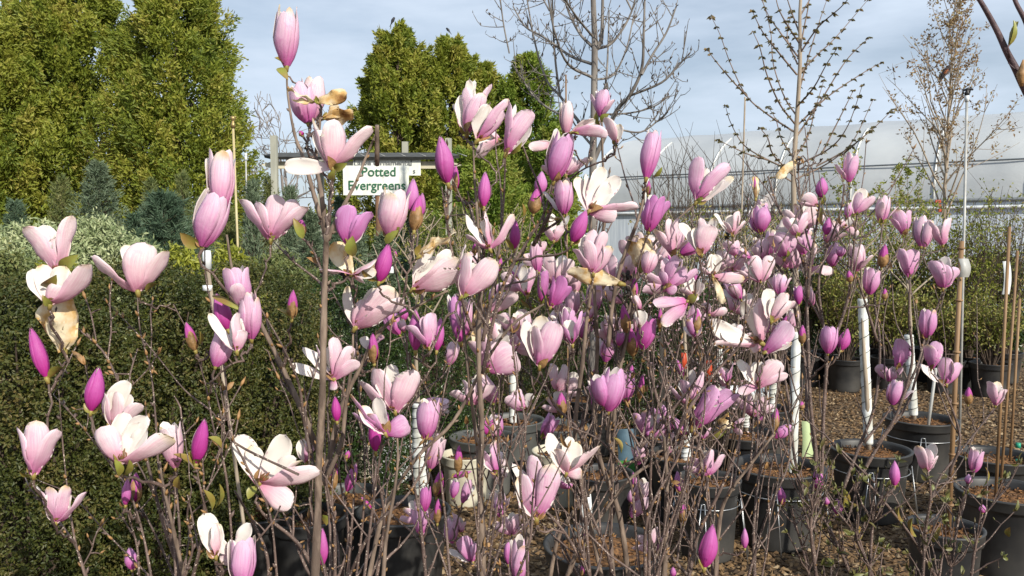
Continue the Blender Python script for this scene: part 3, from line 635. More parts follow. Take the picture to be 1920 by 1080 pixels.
ML = [[(1493, 257), (1540, 187), (1587, 113), (1630, 70)], [(1490, 240), (1550, 183, .1), (1613, 140, .2), (1653, 117, .3)], [(1495, 310), (1557, 277, -.1), (1590, 235, -.2), (1617, 160, -.3)], [(1494, 335), (1557, 303, .1), (1600, 263, .2), (1637, 187, .3)],
      [(1530, 312, .05), (1580, 285, 0), (1627, 250, 0), (1675, 205, 0)], [(1497, 140), (1530, 105, .1), (1567, 70, .2), (1627, 0, .3)], [(1500, 100), (1535, 50, -.1), (1580, 10, -.2), (1610, -30, -.3)], [(1496, 110), (1508, 50, .1), (1517, 0, .1), (1522, -80, .1)],
      [(1495, 105), (1460, 57, .1), (1440, 27, .2), (1425, -10, .3)], [(1494, 140), (1457, 95, -.1), (1430, 60, -.2), (1410, 20, -.3)], [(1490, 248), (1440, 215, .1), (1400, 180, .2), (1370, 120, .3), (1350, 65, .3), (1333, 30, .3)], [(1400, 180, .2), (1370, 148, .1), (1340, 112, .1), (1326, 92, .1)],
      [(1490, 322), (1440, 300, .1), (1395, 272, .2), (1370, 230, .3), (1360, 198, .3)], [(1440, 300, .1), (1400, 288, 0), (1345, 262, 0)], [(1490, 232), (1462, 195, -.1), (1438, 140, -.2), (1425, 90, -.3), (1412, 60, -.3)], [(1492, 215), (1470, 180, .2), (1450, 120, .3), (1445, 60, .4), (1430, 0, .4)],
      [(1498, 60), (1480, 10, .1), (1465, -40, .1)], [(1498, 80), (1475, 45, -.2), (1458, 10, -.2), (1450, -40, -.2)], [(1496, 180), (1512, 120, .2), (1530, 60, .3), (1550, 0, .4)], [(1494, 200), (1525, 165, -.3), (1550, 120, -.4), (1570, 90, -.5)],
      [(1494, 290), (1515, 255, .2), (1530, 200, .4), (1545, 150, .5)], [(1490, 300), (1465, 260, .2), (1455, 225, .3), (1440, 200, .4)], [(1540, 290, .05), (1560, 250, .1), (1585, 200, .1), (1600, 170, .1)], [(1492, 345), (1462, 330, 0), (1435, 340, 0)], [(1580, 290, 0), (1612, 262, -.1), (1640, 238, -.1)],
      [(1500, 30), (1530, -20, .1)], [(1488, 330), (1450, 290, -.2), (1440, 260, -.3), (1425, 240, -.3)], [(1495, 120), (1476, 70, .3), (1485, 20, .3)]]
br = MB(); C = []
for l in ML:
    q = smoothpath(pm_(l), 8); tube(br, q, np.linspace(.0050, .0015, len(q)), 6, cap=False); dd = 0
    for j in range(1, len(q)):
        dd += np.linalg.norm(q[j] - q[j - 1])
        if dd > .048 + .02 * r0.random() or j == len(q) - 1:
            dd = 0; C.append(q[j])
fb = MB(); C = np.array(C); kk = 5; n = len(C) * kk; az = np.tile(np.arange(kk) * 2.6, len(C)) + np.repeat(r0.random(len(C)) * 6, kk)
D = np.stack([np.cos(az), np.sin(az), -.35 - .5 * r0.random(n)], 1); leaves(fb, np.repeat(C, kk, 0) + np.array([0, 0, .004]), D, .026 * (.4 + .9 * r0.random(n)), .016, rnd=r0.random(n), fold=-.3)
mkobj('branches', br, plain('maple_twig', (.24, .17, .13), .8, (.11, .075, .055)), root); mkobj('foliage', fb, MAPL, root, smooth=False)
c = pot(1643, 4.75, .44, .40, 'black pot with wire stand holding the thin tree in a leaning white guard', wire=True)
youngtree(1640, 4.75, 395, 'thin young tree in a white guard leaning slightly left', 'young_tree', pxt=1610, guardz=(zpx(832, 4.75), zpx(560, 4.75)), r=.016, nbr=16, low=.62, leafm=YG, leafn=3, ll=.02, lw=.012, seed=2, sub=3, spread=.9, gr=.026)
c = pot(1737, 5.55, .46, .40, 'black pot with wire stand farther back right holding a white guarded tree', wire=True)
youngtree(1724, 5.55, 400, 'thin young tree in a white spiral guard leaning left, second from right', 'young_tree', pxt=1690, guardz=(zpx(778, 5.55), zpx(628, 5.55)), r=.018, nbr=16, low=.6, leafm=YG, leafn=3, ll=.022, lw=.012, seed=3, sub=3, spread=.9, gr=.028)
rod('bamboo_stake', 1755, 690, 5.5, 6, PIPE, 'grey stake standing in the back right pot', 'stake', 1750, zb=.3)
# T4 tall bare tree
c = pot(1105, 6.2, .5, .42, 'black pot of the tallest bare tree, hidden in the twigs')
Y = 6.2
root = empty('bare_tree', (GX(1112, Y), Y, .38), 'tallest bare tree with grey trunk and forked limbs holding small buds', 'tree')
r0 = np.random.default_rng(77); tk = MB(); br = MB(); tips = []
def pl(lst, Y0=6.2, j=.0): return np.array([P(x, y, Y0 + (z[0] if z else 0)) for x, y, *z in lst])
tube(tk, smoothpath([np.array([GX(1112, Y), Y, .36])] + list(pl([(1110, 500), (1112, 300), (1115, 100), (1113, 20), (1108, -120), (1110, -260)]))), np.linspace(.034, .013, 31), 10); mkobj('trunk', tk, GREYBARK, root)
limbs = [([(1118, 92), (1128, 70), (1130, 0), (1132, -120)], .020), ([(1118, 92), (1150, 78), (1185, 20), (1200, -60)], .013), ([(1114, 300), (1155, 210, -.1), (1180, 180, -.2), (1203, 130, -.3), (1207, 60, -.4), (1210, -40, -.4)], .019),
         ([(1180, 180, -.2), (1240, 155, -.3), (1270, 125, -.35), (1288, 105, -.4)], .010), ([(1203, 140, -.3), (1225, 100, -.2), (1250, 60, -.2), (1268, 12, -.2)], .010),
         ([(1110, 120), (1070, 105, .2), (1020, 70, .4), (985, 50, .6), (962, 12, .7)], .012), ([(1110, 87), (1085, 60, .1), (1062, 10, .2), (1050, -60, .2)], .013), ([(1110, 67), (1080, 30, -.3), (1055, -10, -.5)], .010),
         ([(1112, 260), (1075, 215, .2), (1050, 180, .4), (1025, 150, .5), (1003, 80, .6), (985, -20, .6)], .016), ([(1050, 180, .4), (1042, 120, .4), (1037, 50, .4), (1035, -40, .4)], .010), ([(1075, 215, .2), (1045, 212, .3), (1005, 185, .5), (980, 150, .6), (960, 120, .7)], .010),
         ([(1110, 145), (1065, 120, -.4), (1040, 60, -.6), (1025, -20, -.7)], .011), ([(1114, 150), (1150, 140, .3), (1175, 90, .4), (1190, 20, .5)], .010), ([(1116, 215), (1180, 212, .1), (1225, 200, .1), (1255, 180, .1)], .008),
         ([(1150, 240, -.1), (1200, 248, -.1), (1235, 225, -.1), (1252, 210, -.2)], .008), ([(1114, 250), (1135, 160, .3), (1140, 90, .5), (1142, 20, .6)], .010), ([(1112, 275), (1090, 250, .1), (1072, 225, .2)], .012),
         ([(1030, 20, .5), (1010, -20, .6), (1000, -60, .6)], .007), ([(1185, 20, 0), (1160, -30, 0)], .007), ([(955, 100, .4), (945, 50, .4), (938, 0, .4)], .006)]
for lst, rr in limbs:
    q = smoothpath(pl(lst)); tube(br, q, np.linspace(rr, .0055, len(q)), 6, cap=False)
    for s in range(max(4, int(len(q) * .62))):
        j = int(r0.integers(2, len(q) - 1)); T = nrm(q[min(j + 1, len(q) - 1)] - q[j - 1]); d = nrm(T * .6 + r0.normal(size=3) * .62 + np.array([0, 0, .2])); l2 = .06 + .20 * r0.random()
        w_ = np.array([q[j] + d * l2 * w + np.array([0, 0, .15 * l2 * w * w]) for w in (0, .3, .65, 1)]); tube(br, w_, [.0045, .0035, .003, .002], 4, cap=False); tips.append(w_[-1] - 0 * d); tips.append(w_[1])
        for _ in range(2):
            d2 = nrm(d + r0.normal(size=3) * .6); e = w_[int(r0.integers(1, 4))]; tube(br, [e, e + d2 * l2 * .25, e + d2 * l2 * .5 + [0, 0, .02]], [.003, .0025, .002], 4, cap=False); tips.append(e + d2 * l2 * .5 + [0, 0, .02])
    tips.append(q[-1])
mkobj('branches', br, GREYBARK, root)
fb = MB(); C = np.repeat(np.array(tips), 1, 0); n = len(C); D = r0.normal(size=(n, 3)) * .4 + [0, 0, .8]; leaves(fb, C, D, .034, .012, Nrm=rdir(n)); mkobj('buds', fb, DARKBARK, root, smooth=False)['kind'] = 'stuff'

# rusty leaved tree with the robin, behind the sprinkler
youngtree(1762, 9.2, -25, 'small tree with rusty clusters of old leaves, a robin in its crown', 'young_tree', pxt=1783, z0=.3, r=.028, nbr=36, low=.36, leafm=RUST, leafn=1, ll=.042, lw=.02, seed=8, sub=6, spread=.55, maxlen=.85, cluster=.05)
mb = MB(); a = P(1756, 378, 9.13)
for k in range(3): box(mb, a + [.01 * k, -.035, -.05 * k], (.06 - .01 * k, .012, .035), rot=.2 * k)
tag(mkobj('marker_ribbon', mb, TAPE, origin=a, smooth=False), 'orange ribbon tied on the trunk of the rusty leaved tree', 'ribbon')
pot(1762, 9.2, .45, .38, 'black pot of the rusty leaved tree in the back row')
youngtree(1590, 9.0, 300, 'small leafy sapling with scattered green leaf tufts left of the bamboo cane', 'young_tree', z0=.3, r=.012, nbr=14, low=.35, leafm=YG, leafn=3, ll=.035, lw=.02, seed=9, sub=3, spread=.8)
youngtree(1700, 9.1, 330, 'small yellow green sapling in front of the tunnel corner', 'young_tree', z0=.3, r=.012, nbr=16, low=.35, leafm=YG, leafn=4, ll=.035, lw=.02, seed=10, sub=4, spread=.8)

# white guards and their thin trees in the centre
def gtree(px, Y, yb, yt, label, lab2, dia=.42, px2=None, seed=0, top=430, matp=POT, ppx=None, gr=.026, potname='nursery_pot'):
    pot(ppx or px, Y, dia, .38, lab2, mat=matp, name=potname)
    youngtree(px, Y, top, label, 'young_tree', pxt=px2 or px, guardz=(zpx(yb, Y), zpx(yt, Y)), r=.016, nbr=12, low=.6, leafm=YG2, leafn=2, ll=.02, lw=.01, seed=seed, sub=4, gr=gr, spread=.7, group='slim potted trees with white trunk guards')
gtree(785, 3.72, 925, 755, 'slim tree whose white guard shows right of the magenta bud at left centre', 'wide dark grey pot at bottom left of centre', dia=.42, ppx=752, seed=21, gr=.034)
gtree(962, 5.6, 792, 650, 'slim tree with a pale guard behind the middle magnolia stems', 'grey pot behind the middle magnolia stems', seed=22, matp=POTG)
gtree(1292, 4.7, 872, 790, 'slim tree with a short white guard under the large lilac blossom', 'black pot under the large lilac blossom', seed=23)
gtree(1352, 6.2, 722, 648, 'slim tree with a white guard beside the orange tape', 'black pot behind the big white star blossom', seed=24)
gtree(1455, 6.0, 772, 690, 'slim tree with a white guard just left of the maple guard', 'black pot just left of the maple guard', seed=25, ppx=1432)
gtree(1248, 5.2, 850, 770, 'slim tree with a white guard beside the blue label card', 'black pot beside the blue label card', seed=26)
gtree(1405, 5.2, 800, 748, 'slim tree with a small white guard behind the brown flower remains', 'black pot with wires behind the brown flower remains', seed=27)
gtree(868, 6.4, 775, 720, 'slim tree with a pale guard left of the dark upright stem', 'dark pot in the shade behind the cream buckets', seed=28)
pot(1335, 4.15, .32, .40, 'large black pot in the shade right of the crossing stems', wire=True)
pot(1140, 3.35, .50, .36, 'low black pot with a wide rim at the bottom centre')
pot(568, 3.6, .34, .40, 'dark pot behind the thick magnolia trunk at bottom left')
pot(640, 4.0, .40, .36, 'dark pot rim right of the thick magnolia trunk', POTG)
pot(480, 3.7, .42, .40, 'dark pot at the foot of the hedge behind the white star blossom')
pot(1130, 4.6, .36, .30, 'black pot behind the stems right of the pale pink goblet')
pot(1050, 5.6, .40, .34, 'grey pot behind the stems of the middle', POTG)
pot(905, 5.2, .42, .36, 'grey pot behind the upright dark stem', POTG)
GB = 'cream plastic buckets among the pots'
pot(692, 5.6, .32, .30, 'cream bucket left of the white tree guard', CREAM, 'bucket', 'bucket', GB, soil=None)
pot(735, 5.5, .34, .36, 'white bucket right behind the cream bucket', WHITEP, 'bucket', 'bucket', GB, soil=None)
pot(872, 5.0, .30, .30, 'cream bucket left of the dark upright stem', CREAM, 'bucket', 'bucket', GB)
pot(1052, 5.0, .34, .32, 'cream bucket behind the pale upright blossom of the middle', CREAM, 'bucket', 'bucket', GB)
c = pot(1405, 6.6, .36, .40, 'white bucket lettered N behind the large lilac blossom', WHITEP, 'bucket', 'bucket', GB, soil=None)
bk_ = [o for o in COL.objects if o.name.startswith('bucket')][-1]
lettering('lettering', 'N', .16, BLACKP, bk_, c + np.array([-.05, -.195, -.22]), .003)
# bamboo canes and right pots
pot(1790, 3.45, .30, .40, 'black pot with reddish mulch and a bamboo cane near the bottom right')
pot(1905, 3.95, .44, .40, 'black pot cut by the right edge, upper of two')
pot(1882, 4.6, .42, .40, 'black pot behind, holding the twin canes with green ties')
r, a = rod('bamboo_cane', 1803, 452, 3.45, 9, BAMBOO, 'tall bamboo cane standing in the bottom right pot', 'cane', 1797, zb=.3)
mb = MB()
for zz in np.arange(.5, a[2], .22): lathe(mb, (GX(1797, 3.45) + (a[0] - GX(1797, 3.45)) * zz / a[2], 3.45, zz), [(.0, -.004), (.0145, -.004), (.0155, 0), (.0145, .004), (0, .004)], 10)
mkobj('node_rings', mb, BAMBOO, r)
rod('bamboo_cane', 1893, 425, 3.95, 6, BAMBOO, 'bamboo cane at the right edge', 'cane', 1885, zb=.3)
rod('bamboo_cane', 1908, 470, 4.0, 5, BAMBOO, 'second bamboo cane at the right edge', 'cane', 1893, zb=.3)
rod('bamboo_cane', 1912, 560, 4.6, 5, BAMBOO, 'shorter cane with green ties at the right edge', 'cane', 1910, zb=.3)
for zz, mt, lb in ((835, TIEG, 'lower'), (866, TIEG, 'upper')):
    mb = MB(); a = P(1909, zz, 4.59); lathe(mb, a, [(.0, -.014), (.014, -.014), (.014, .014), (0, .014)], 10); tag(mkobj('cane_tie', mb, mt, origin=a), ('upper' if zz == 835 else 'lower') + ' green tie on the short cane at the right edge', 'tie')
# hanging tags
def card(name, x0_, y0_, x1_, y1_, Y, mat, label, rot=0, bend=.1):
    a = P(x0_, y0_, Y); b_ = P(x1_, y1_, Y); w, h = b_[0] - a[0], a[2] - b_[2]; mb = MB(); n = 8; V = []
    for s in (0, 1):
        for i in range(n + 1):
            for j in (0, 1):
                t = i / n; V.append([a[0] + w * j + .1 * w * sin(t * 2), Y + .003 * s - bend * w * sin(pi * t) + rot * w * j, a[2] - h * t])
    m_ = 2 * (n + 1); Fc = [[2 * i, 2 * i + 2, 2 * i + 3, 2 * i + 1] for i in range(n)] + [[m_ + 2 * i + 1, m_ + 2 * i + 3, m_ + 2 * i + 2, m_ + 2 * i] for i in range(n)]
    Fc += [[2 * i, m_ + 2 * i, m_ + 2 * i + 2, 2 * i + 2] for i in range(n)] + [[2 * i + 1, 2 * i + 3, m_ + 2 * i + 3, m_ + 2 * i + 1] for i in range(n)]
    mb.add(V, Fc); return tag(mkobj(name, mb, mat, origin=(a + b_) / 2), label, 'label')
card('plant_label', 1503, 790, 1524, 857, 4.2, CARD, 'pale green label card hanging right of the maple guard', .2)
r = card('plant_label', 1156, 805, 1190, 886, 4.9, CARDB, 'blue label card with a green foot behind the crossing stems', .1)
mb = MB(); a = P(1156, 862, 4.88); b_ = P(1190, 884, 4.88); box(mb, (a + b_) / 2 + [.008, -.02, 0], (b_[0] - a[0], .006, a[2] - b_[2])); mkobj('green_strip', mb, CARDG, r, smooth=False)
card('plant_label', 1797, 485, 1818, 520, 3.4, PIPE, 'translucent grey tag on the tall bamboo cane', .3, .3)
card('plant_label', 1880, 490, 1894, 552, 4.3, WHITEP, 'white tag fluttering at the right edge', .3, .3)
card('plant_label', 726, 500, 737, 512, 2.4, WHITEP, 'tiny white tag behind the magenta bud below the sign', .1)
card('plant_wrap', 1087, 925, 1108, 990, 2.6, WHITEP, 'torn white wrap hanging between stems at the bottom centre', .4, .5)
card('marker_ribbon', 1277, 662, 1287, 692, 2.6, TAPE, 'orange red ribbon hanging left of the big white star blossom', .3, .4)
card('marker_ribbon', 1324, 676, 1334, 716, 2.9, TAPE, 'orange tape strip beside the white guard in the centre', .3, .5)

# ------------------------------------------------------------------ shrubs on the right and the twig thicket
def twigshrub(px, Y, ytop, wpx, label, leafm=None, name='shrub', n=60, leafn=8, ll=.03, lw=.018, seed=0, z0=.3, bark=DARKBARK, group=None, potl=None, kids=3, thick=.005, fan=.5, cat='shrub'):
    H = P(px, ytop, Y)[2] - z0; Rr = wpx / 2 / F * Y; x = GX(px, Y); r0 = np.random.default_rng(seed + 900)
    if potl: pot(px, Y, .38, .34, potl, group='black pots of the shrub row at the right')
    root = empty(name, (x, Y, z0 if potl else 0), label, cat, group); br = MB(); C = []
    for k in range(n):
        a = k * 2.4; q = Rr * sqrt(r0.random()); h = H * (.6 + .4 * r0.random())
        p0 = np.array([x + .04 * cos(a), Y + .04 * sin(a), z0 if potl else 0.0]); p2 = np.array([x + q * cos(a), Y + q * sin(a) * .8, z0 + h]); p1 = p0 * .5 + p2 * .5 - np.array([cos(a), sin(a), 0]) * q * (.12) + r0.normal(size=3) * .03
        s_ = smoothpath([p0, p1, p2], 4) + 0; tube(br, s_, np.linspace(thick, .0018, len(s_)), 4, cap=False)
        C.append(s_[len(s_) // 2:])
        for _ in range(kids):
            j = int(r0.integers(3, len(s_))); d = nrm(np.array([r0.normal() * fan, r0.normal() * fan, .8])); l2 = H * .10 + H * .18 * r0.random()
            w_ = np.array([s_[j] + d * l2 * w for w in (0, .5, 1)]); tube(br, w_, [.003, .0022, .0014], 4, cap=False); C.append(w_)
    mkobj('stems', br, bark, root)
    if leafm:
        C = np.concatenate(C); C = np.repeat(C, leafn, 0); C = C + r0.normal(size=C.shape) * .035; m2 = len(C)
        fb = MB(); leaves(fb, C, r0.normal(size=(m2, 3)) * .6 + [0, 0, .4], ll * (.6 + .8 * r0.random(m2)), lw, rnd=r0.random(m2)); mkobj('foliage', fb, leafm, root, smooth=False)
GT = 'thickets of thin bare shoots in front of the tunnel'
for i, (px, yt, w, lab) in enumerate([(1235, 335, 110, 'left end of the bare twig thicket beside the pink goblet'), (1285, 300, 120, 'bare upright shoots behind the two upright pink goblets'), (1350, 318, 120, 'bare upright shoots in the middle of the thicket'),
                                       (1415, 305, 110, 'bare upright shoots right beside the thin rod'), (1460, 330, 90, 'bare upright shoots just left of the maple trunk')]):
    twigshrub(px, 7.8 + .3 * i, yt, w, lab, None, 'bare_shrub', n=46, seed=i, group=GT, thick=.007, kids=5, fan=.4, z0=.2)
twigshrub(1245, 5.6, 345, 60, 'thin shrub with tiny pink flowers below the upright goblet', PINKB, 'flowering_shrub', n=10, leafn=2, ll=.02, lw=.016, seed=11, z0=.2)
twigshrub(1345, 5.0, 455, 240, 'flowering shrub with many tiny pink flowers right of centre', PINKB, 'flowering_shrub', n=60, leafn=1, ll=.016, lw=.014, seed=12, z0=.2)
GS = 'spring shrubs in the row at the right'
for i, (px, Y, yt, w, lab, mt, nn, lf) in enumerate([
    (1440, 9.3, 418, 130, 'light green leafy shrub right behind the cluster of lilac blossoms', YG, 40, 6),
    (1560, 9.2, 410, 170, 'yellow green twiggy shrub right of the maple trunk', YG2, 60, 7),
    (1650, 9.6, 400, 170, 'yellow green shrub in the middle of the right row', YG, 60, 6),
    (1745, 9.3, 425, 170, 'olive twiggy shrub behind the two right goblet blossoms', YG2, 70, 8),
    (1820, 8.9, 395, 130, 'yellow green shrub around the tall bamboo cane', YG, 50, 6),
    (1890, 9.2, 360, 150, 'reddish twiggy shrub at the right edge', YG2, 60, 5),
    (1590, 8.7, 520, 160, 'low tangled olive shrub left of the leaning guard', YG2, 60, 8),
    (1675, 8.8, 540, 150, 'low tangled shrub between the two leaning guards', YG2, 60, 8),
    (1780, 8.6, 560, 150, 'low olive brown shrub left of the bamboo cane', YG2, 60, 7),
    (1865, 8.4, 560, 140, 'low brownish shrub between cane and right edge', YG2, 60, 6),
    (1510, 9.0, 470, 110, 'green shrub hidden behind the maple guard', HEDG2, 50, 10)]):
    twigshrub(px, Y, yt, w, lab, mt, 'leafy_shrub', n=nn, leafn=max(2, int(lf * .5)), ll=.038, lw=.020, seed=30 + i, thick=.008, group=GS, potl='black pot under the ' + lab)
mound(1860, 10.2, 470, 120, 'dark green evergreen shrub in front of the tunnel at the right', HEDG2, 'evergreen_shrub', n=15000, ln=.045, wd=.02, seed=61)
mound(1395, 10, 512, 160, 'dark green shrub behind the thicket of bare shoots', HEDG2, 'evergreen_shrub', n=15000, ln=.045, wd=.02, seed=62)
mound(1620, 11.5, 512, 300, 'green shrub behind the yellow green row', HEDG2, 'evergreen_shrub', n=22000, ln=.045, wd=.02, seed=63)

# ------------------------------------------------------------------ birds
def bird(pos, L_, label, mat, mat2=None, pitch=.9, flip=1):
    m0 = empty('bird', tuple(pos), label, 'bird'); mb = MB(); d = np.array([flip * cos(pitch), .2, sin(pitch)]); d = nrm(d); c0 = np.array(pos) + [0, 0, L_ * .18]
    t = np.linspace(0, 1, 18); path = [c0 + d * L_ * (q - .45) + np.array([0, 0, .04 * L_ * sin(pi * q)]) for q in t]
    rad = L_ * np.interp(t, [0, .08, .3, .38, .6, .74, .80, .88, .94, .97, 1], [.03, .035, .035, .07, .155, .13, .105, .115, .08, .025, .004])
    tube(mb, path, rad, 12); mkobj('body', mb, mat, m0)
    for s in (-1, 1):
        w = MB(); side = nrm(np.cross(d, [0, 0, 1])) * s
        tube(w, [path[13] + side * L_ * .10, path[9] + side * L_ * .145, path[5] + side * L_ * .09, path[2] + side * L_ * .03], [L_ * .03, L_ * .05, L_ * .035, L_ * .008], 8); mkobj('wing', w, mat, m0)
        w = MB(); tube(w, [path[7] + side * L_ * .05, np.array(pos) + side * L_ * .05], L_ * .012, 5); mkobj('leg', w, DARKBARK, m0)
    if mat2:
        w = MB(); tube(w, [p + np.array([0, -.07 * L_, -.02 * L_]) for p in path[7:14]], L_ * np.array([.03, .09, .10, .10, .10, .07, .03]), 10); mkobj('breast', w, mat2, m0)
BIRDK = plain('black_feathers', (.012, .012, .015), .5); BIRDB = plain('brown_feathers', (.06, .04, .03), .7); BREAST = plain('rusty_breast', (.42, .13, .04), .7)
bird(P(735, 46, 20), .27, 'black bird perched on the very top of the pointed arborvitae', BIRDK, pitch=1.15)
bird(P(842, 62, 20.5), .22, 'small dark bird on the tip of the second arborvitae', BIRDK, pitch=.9, flip=-1)
bird(P(1770, 148, 9.05), .24, 'robin with rusty breast sitting in the crown of the rusty leaved tree', BIRDB, BREAST, pitch=.95)
# ------------------------------------------------------------------ magnolias
# blossoms: B closed bud, G goblet, K bud in brown scales, H open flower with each petal, W wilted flower
# base x,y, then tip x,y (or every petal's tip, width, facing), measured in the named part of the photograph; each shrub stands at its own distance
NU, NV = 11, 7
def grid_petal(pts_fn, th):
    """two-sided petal with real thickness"""
    t = 1 - (1 - np.linspace(0, 1, NU)) ** 1.35; s = np.linspace(-1, 1, NV)
    G = pts_fn(t, s)                                  # NU,NV,3
    du = np.gradient(G, axis=0); dv = np.gradient(G, axis=1); n = np.cross(dv, du); n /= np.linalg.norm(n, axis=2)[..., None] + 1e-9
    edge = np.minimum(1, np.outer(np.minimum(1, (1 - t) * 6), 1 - np.abs(s) ** 6) + .12)[..., None]
    return G, n, edge, t, s
def petal_mesh(mb, G, n, edge, t, s, th, outsign):
    Vo = G.reshape(-1, 3); Vi = (G - n * outsign * th * edge).reshape(-1, 3); k = NU * NV
    q = [[i * NV + j, i * NV + j + 1, (i + 1) * NV + j + 1, (i + 1) * NV + j] for i in range(NU - 1) for j in range(NV - 1)]
    qi = [[k + a for a in f[::-1]] for f in q]
    st = mb.n
    mb.add(Vo, q, 0); mb.add(Vi, [[a - k for a in f] for f in qi], 1)
    bl = [i * NV for i in range(NU)] + [(NU - 1) * NV + j for j in range(1, NV)] + [i * NV + NV - 1 for i in range(NU - 2, -1, -1)]
    rim = [[st + bl[i], st + bl[i + 1], st + k + bl[i + 1], st + k + bl[i]] for i in range(len(bl) - 1)]
    mb.Fc += rim; mb.M += [0] * len(rim)
    uv = np.stack([np.tile((s + 1) / 2, NU), np.repeat(t, NV)], 1) ; return np.vstack([uv, uv])
def wprof(t, pk=.62, b0=.34):
    a = b0 + (1 - b0) * np.sin(pi / 2 * np.clip(t / pk, 0, 1)) ** 1.25
    e = np.sqrt(np.clip(1 - (np.clip((t - pk) / (1 - pk), 0, 1)) ** 2.3, 0, 1)); return a * e
def flat_petal(B, T, Wd, outw, bulge=.09, curl=.05, cup=.75, twist=0, seed=0, crump=1):
    r0 = np.random.default_rng(seed); d = T - B; Ln = np.linalg.norm(d); d = d / Ln
    outw = nrm(outw - d * outw.dot(d)); sd_ = np.cross(d, outw); ph = r0.random(4) * 6.28; ndx = r0.normal()
    def fn(t, s):
        w = Wd / 2 * wprof(t, .60 + .08 * r0.random(), .30); Rr = Wd * cup
        tw = twist * t; o = outw[None] * np.cos(tw)[:, None] + sd_[None] * np.sin(tw)[:, None]; sv = np.cross(np.broadcast_to(d, o.shape), o)
        c = B + d * Ln * t[:, None] + o * (Ln * bulge * np.sin(pi * t ** .8) - 0)[:, None] + o * (curl * Ln * np.clip(t - .72, 0, 1) ** 2 * 5)[:, None] + sd_ * (Ln * .045 * ndx * np.sin(pi * t))[:, None]
        a = s[None] * (w / Rr)[:, None]
        G = c[:, None] + sv[:, None] * (Rr * np.sin(a))[..., None] - o[:, None] * (Rr * (1 - np.cos(a)))[..., None]
        rip = crump * Ln * .022 * (np.sin(t * 9 + ph[0])[:, None] * s[None] ** 2 * np.sign(s)[None] + .8 * np.sin(t * 14 + ph[1])[:, None] * np.abs(s)[None]) - Ln * .012 * np.exp(-(s / .18) ** 2)[None] * np.sin(pi * t)[:, None]
        return G + o[:, None] * rip[..., None] - (d * Ln * .03)[None, None] * (np.exp(-(s / .16) ** 2)[None] * -1 * (t ** 6)[:, None])[..., None]
    G, n, e, t, s = grid_petal(fn, 0)
    sg = 1 if (n[NU // 2, NV // 2].dot(outw) > 0) else -1
    return G, n, e, t, s, sg
def wrap_petal(B, T, az, Rm, Rt, amax, pk=.45, seed=0, spir=.25, lenf=1.0, flare=0, rb0=.10, pkw=.55):
    r0 = np.random.default_rng(seed); d = T - B; Ln = np.linalg.norm(d); d = d / Ln
    u = nrm(np.cross(d, [0.13, 1, .2])); v = np.cross(d, u); wob = r0.random(3) * 6.28
    def fn(t, s):
        rb = rb0
        R = np.where(t < pk, rb * Rm + (Rm - rb * Rm) * np.sin(pi / 2 * np.clip(t / pk, 0, 1)) ** .8, Rt + (Rm - Rt) * np.cos(pi / 2 * np.clip((t - pk) / (1 - pk), 0, 1)) ** .9) + flare * np.clip(t - .75, 0, 1) ** 2 * 8 * Rm
        w = wprof(t, pkw, .75); th = az + spir * t; a = th[:, None] + amax * s[None] * w[:, None]
        RR = R[:, None] * (1 + .05 * s[None] + .03 * np.sin(t * 11 + wob[0])[:, None] * s[None]) - Rm * .035 * np.exp(-(s / .2) ** 2)[None] * np.sin(pi * t)[:, None]
        return B + (d * Ln * lenf)[None, None] * t[:, None, None] + RR[..., None] * (np.cos(a)[..., None] * u + np.sin(a)[..., None] * v)
    G, n, e, t, s = grid_petal(fn, 0); mid = G[NU // 2, NV // 2]; ov = mid - (B + d * Ln * .5); sg = 1 if n[NU // 2, NV // 2].dot(ov) > 0 else -1
    return G, n, e, t, s, sg

class Shrub:
    def __init__(s, key, Y, pxc, label, potlab, base_h=.38):
        s.key = key; s.Y = Y; s.b = np.array([GX(pxc, Y), Y + .02, base_h - .03]); s.root = empty('magnolia_shrub', tuple(s.b), label, 'magnolia', 'potted magnolias in bloom')
        pot(0, Y + .02, .46, base_h, potlab, x=s.b[0]); s.nodes = []; s.lines = []; s.flowers = []; s.tw = MB(); s.r = np.random.default_rng(hash(key) % 1000 if False else sum(map(ord, key)))
SH = {}
def shrub(key, *a): SH[key] = Shrub(key, *a)
shrub('M1', 1.27, 335, 'leftmost magnolia with pale pink blossoms standing before the dark hedge', 'black pot of the leftmost magnolia')
shrub('M2', 1.42, 600, 'magnolia with the thickest trunk and the tallest blossom against the sky', 'black pot of the magnolia with the thickest trunk')
shrub('M3', 1.62, 905, 'magnolia with a dark straight stem and lilac pink goblets right of the sign', 'black pot of the dark stemmed magnolia')
shrub('M4', 1.85, 1150, 'magnolia of many crossing stems dense with blossoms in the centre', 'black pot of the many stemmed central magnolia')
shrub('M5', 2.0, 1370, 'magnolia with the big white star blossom and the large lilac one', 'black pot of the magnolia with the big white star blossom')
shrub('M6', 2.45, 1540, 'magnolia crowded with lilac blossoms in front of the maple trunk', 'black pot of the magnolia in front of the maple')
shrub('M7', 2.7, 1720, 'rightmost magnolia with small lilac goblets on thin stems', 'black pot of the rightmost magnolia')
shrub('M8', 2.3, 1640, 'low twiggy magnolia with small buds and young leaves at the bottom right', 'black pot of the low magnolia at the bottom right')

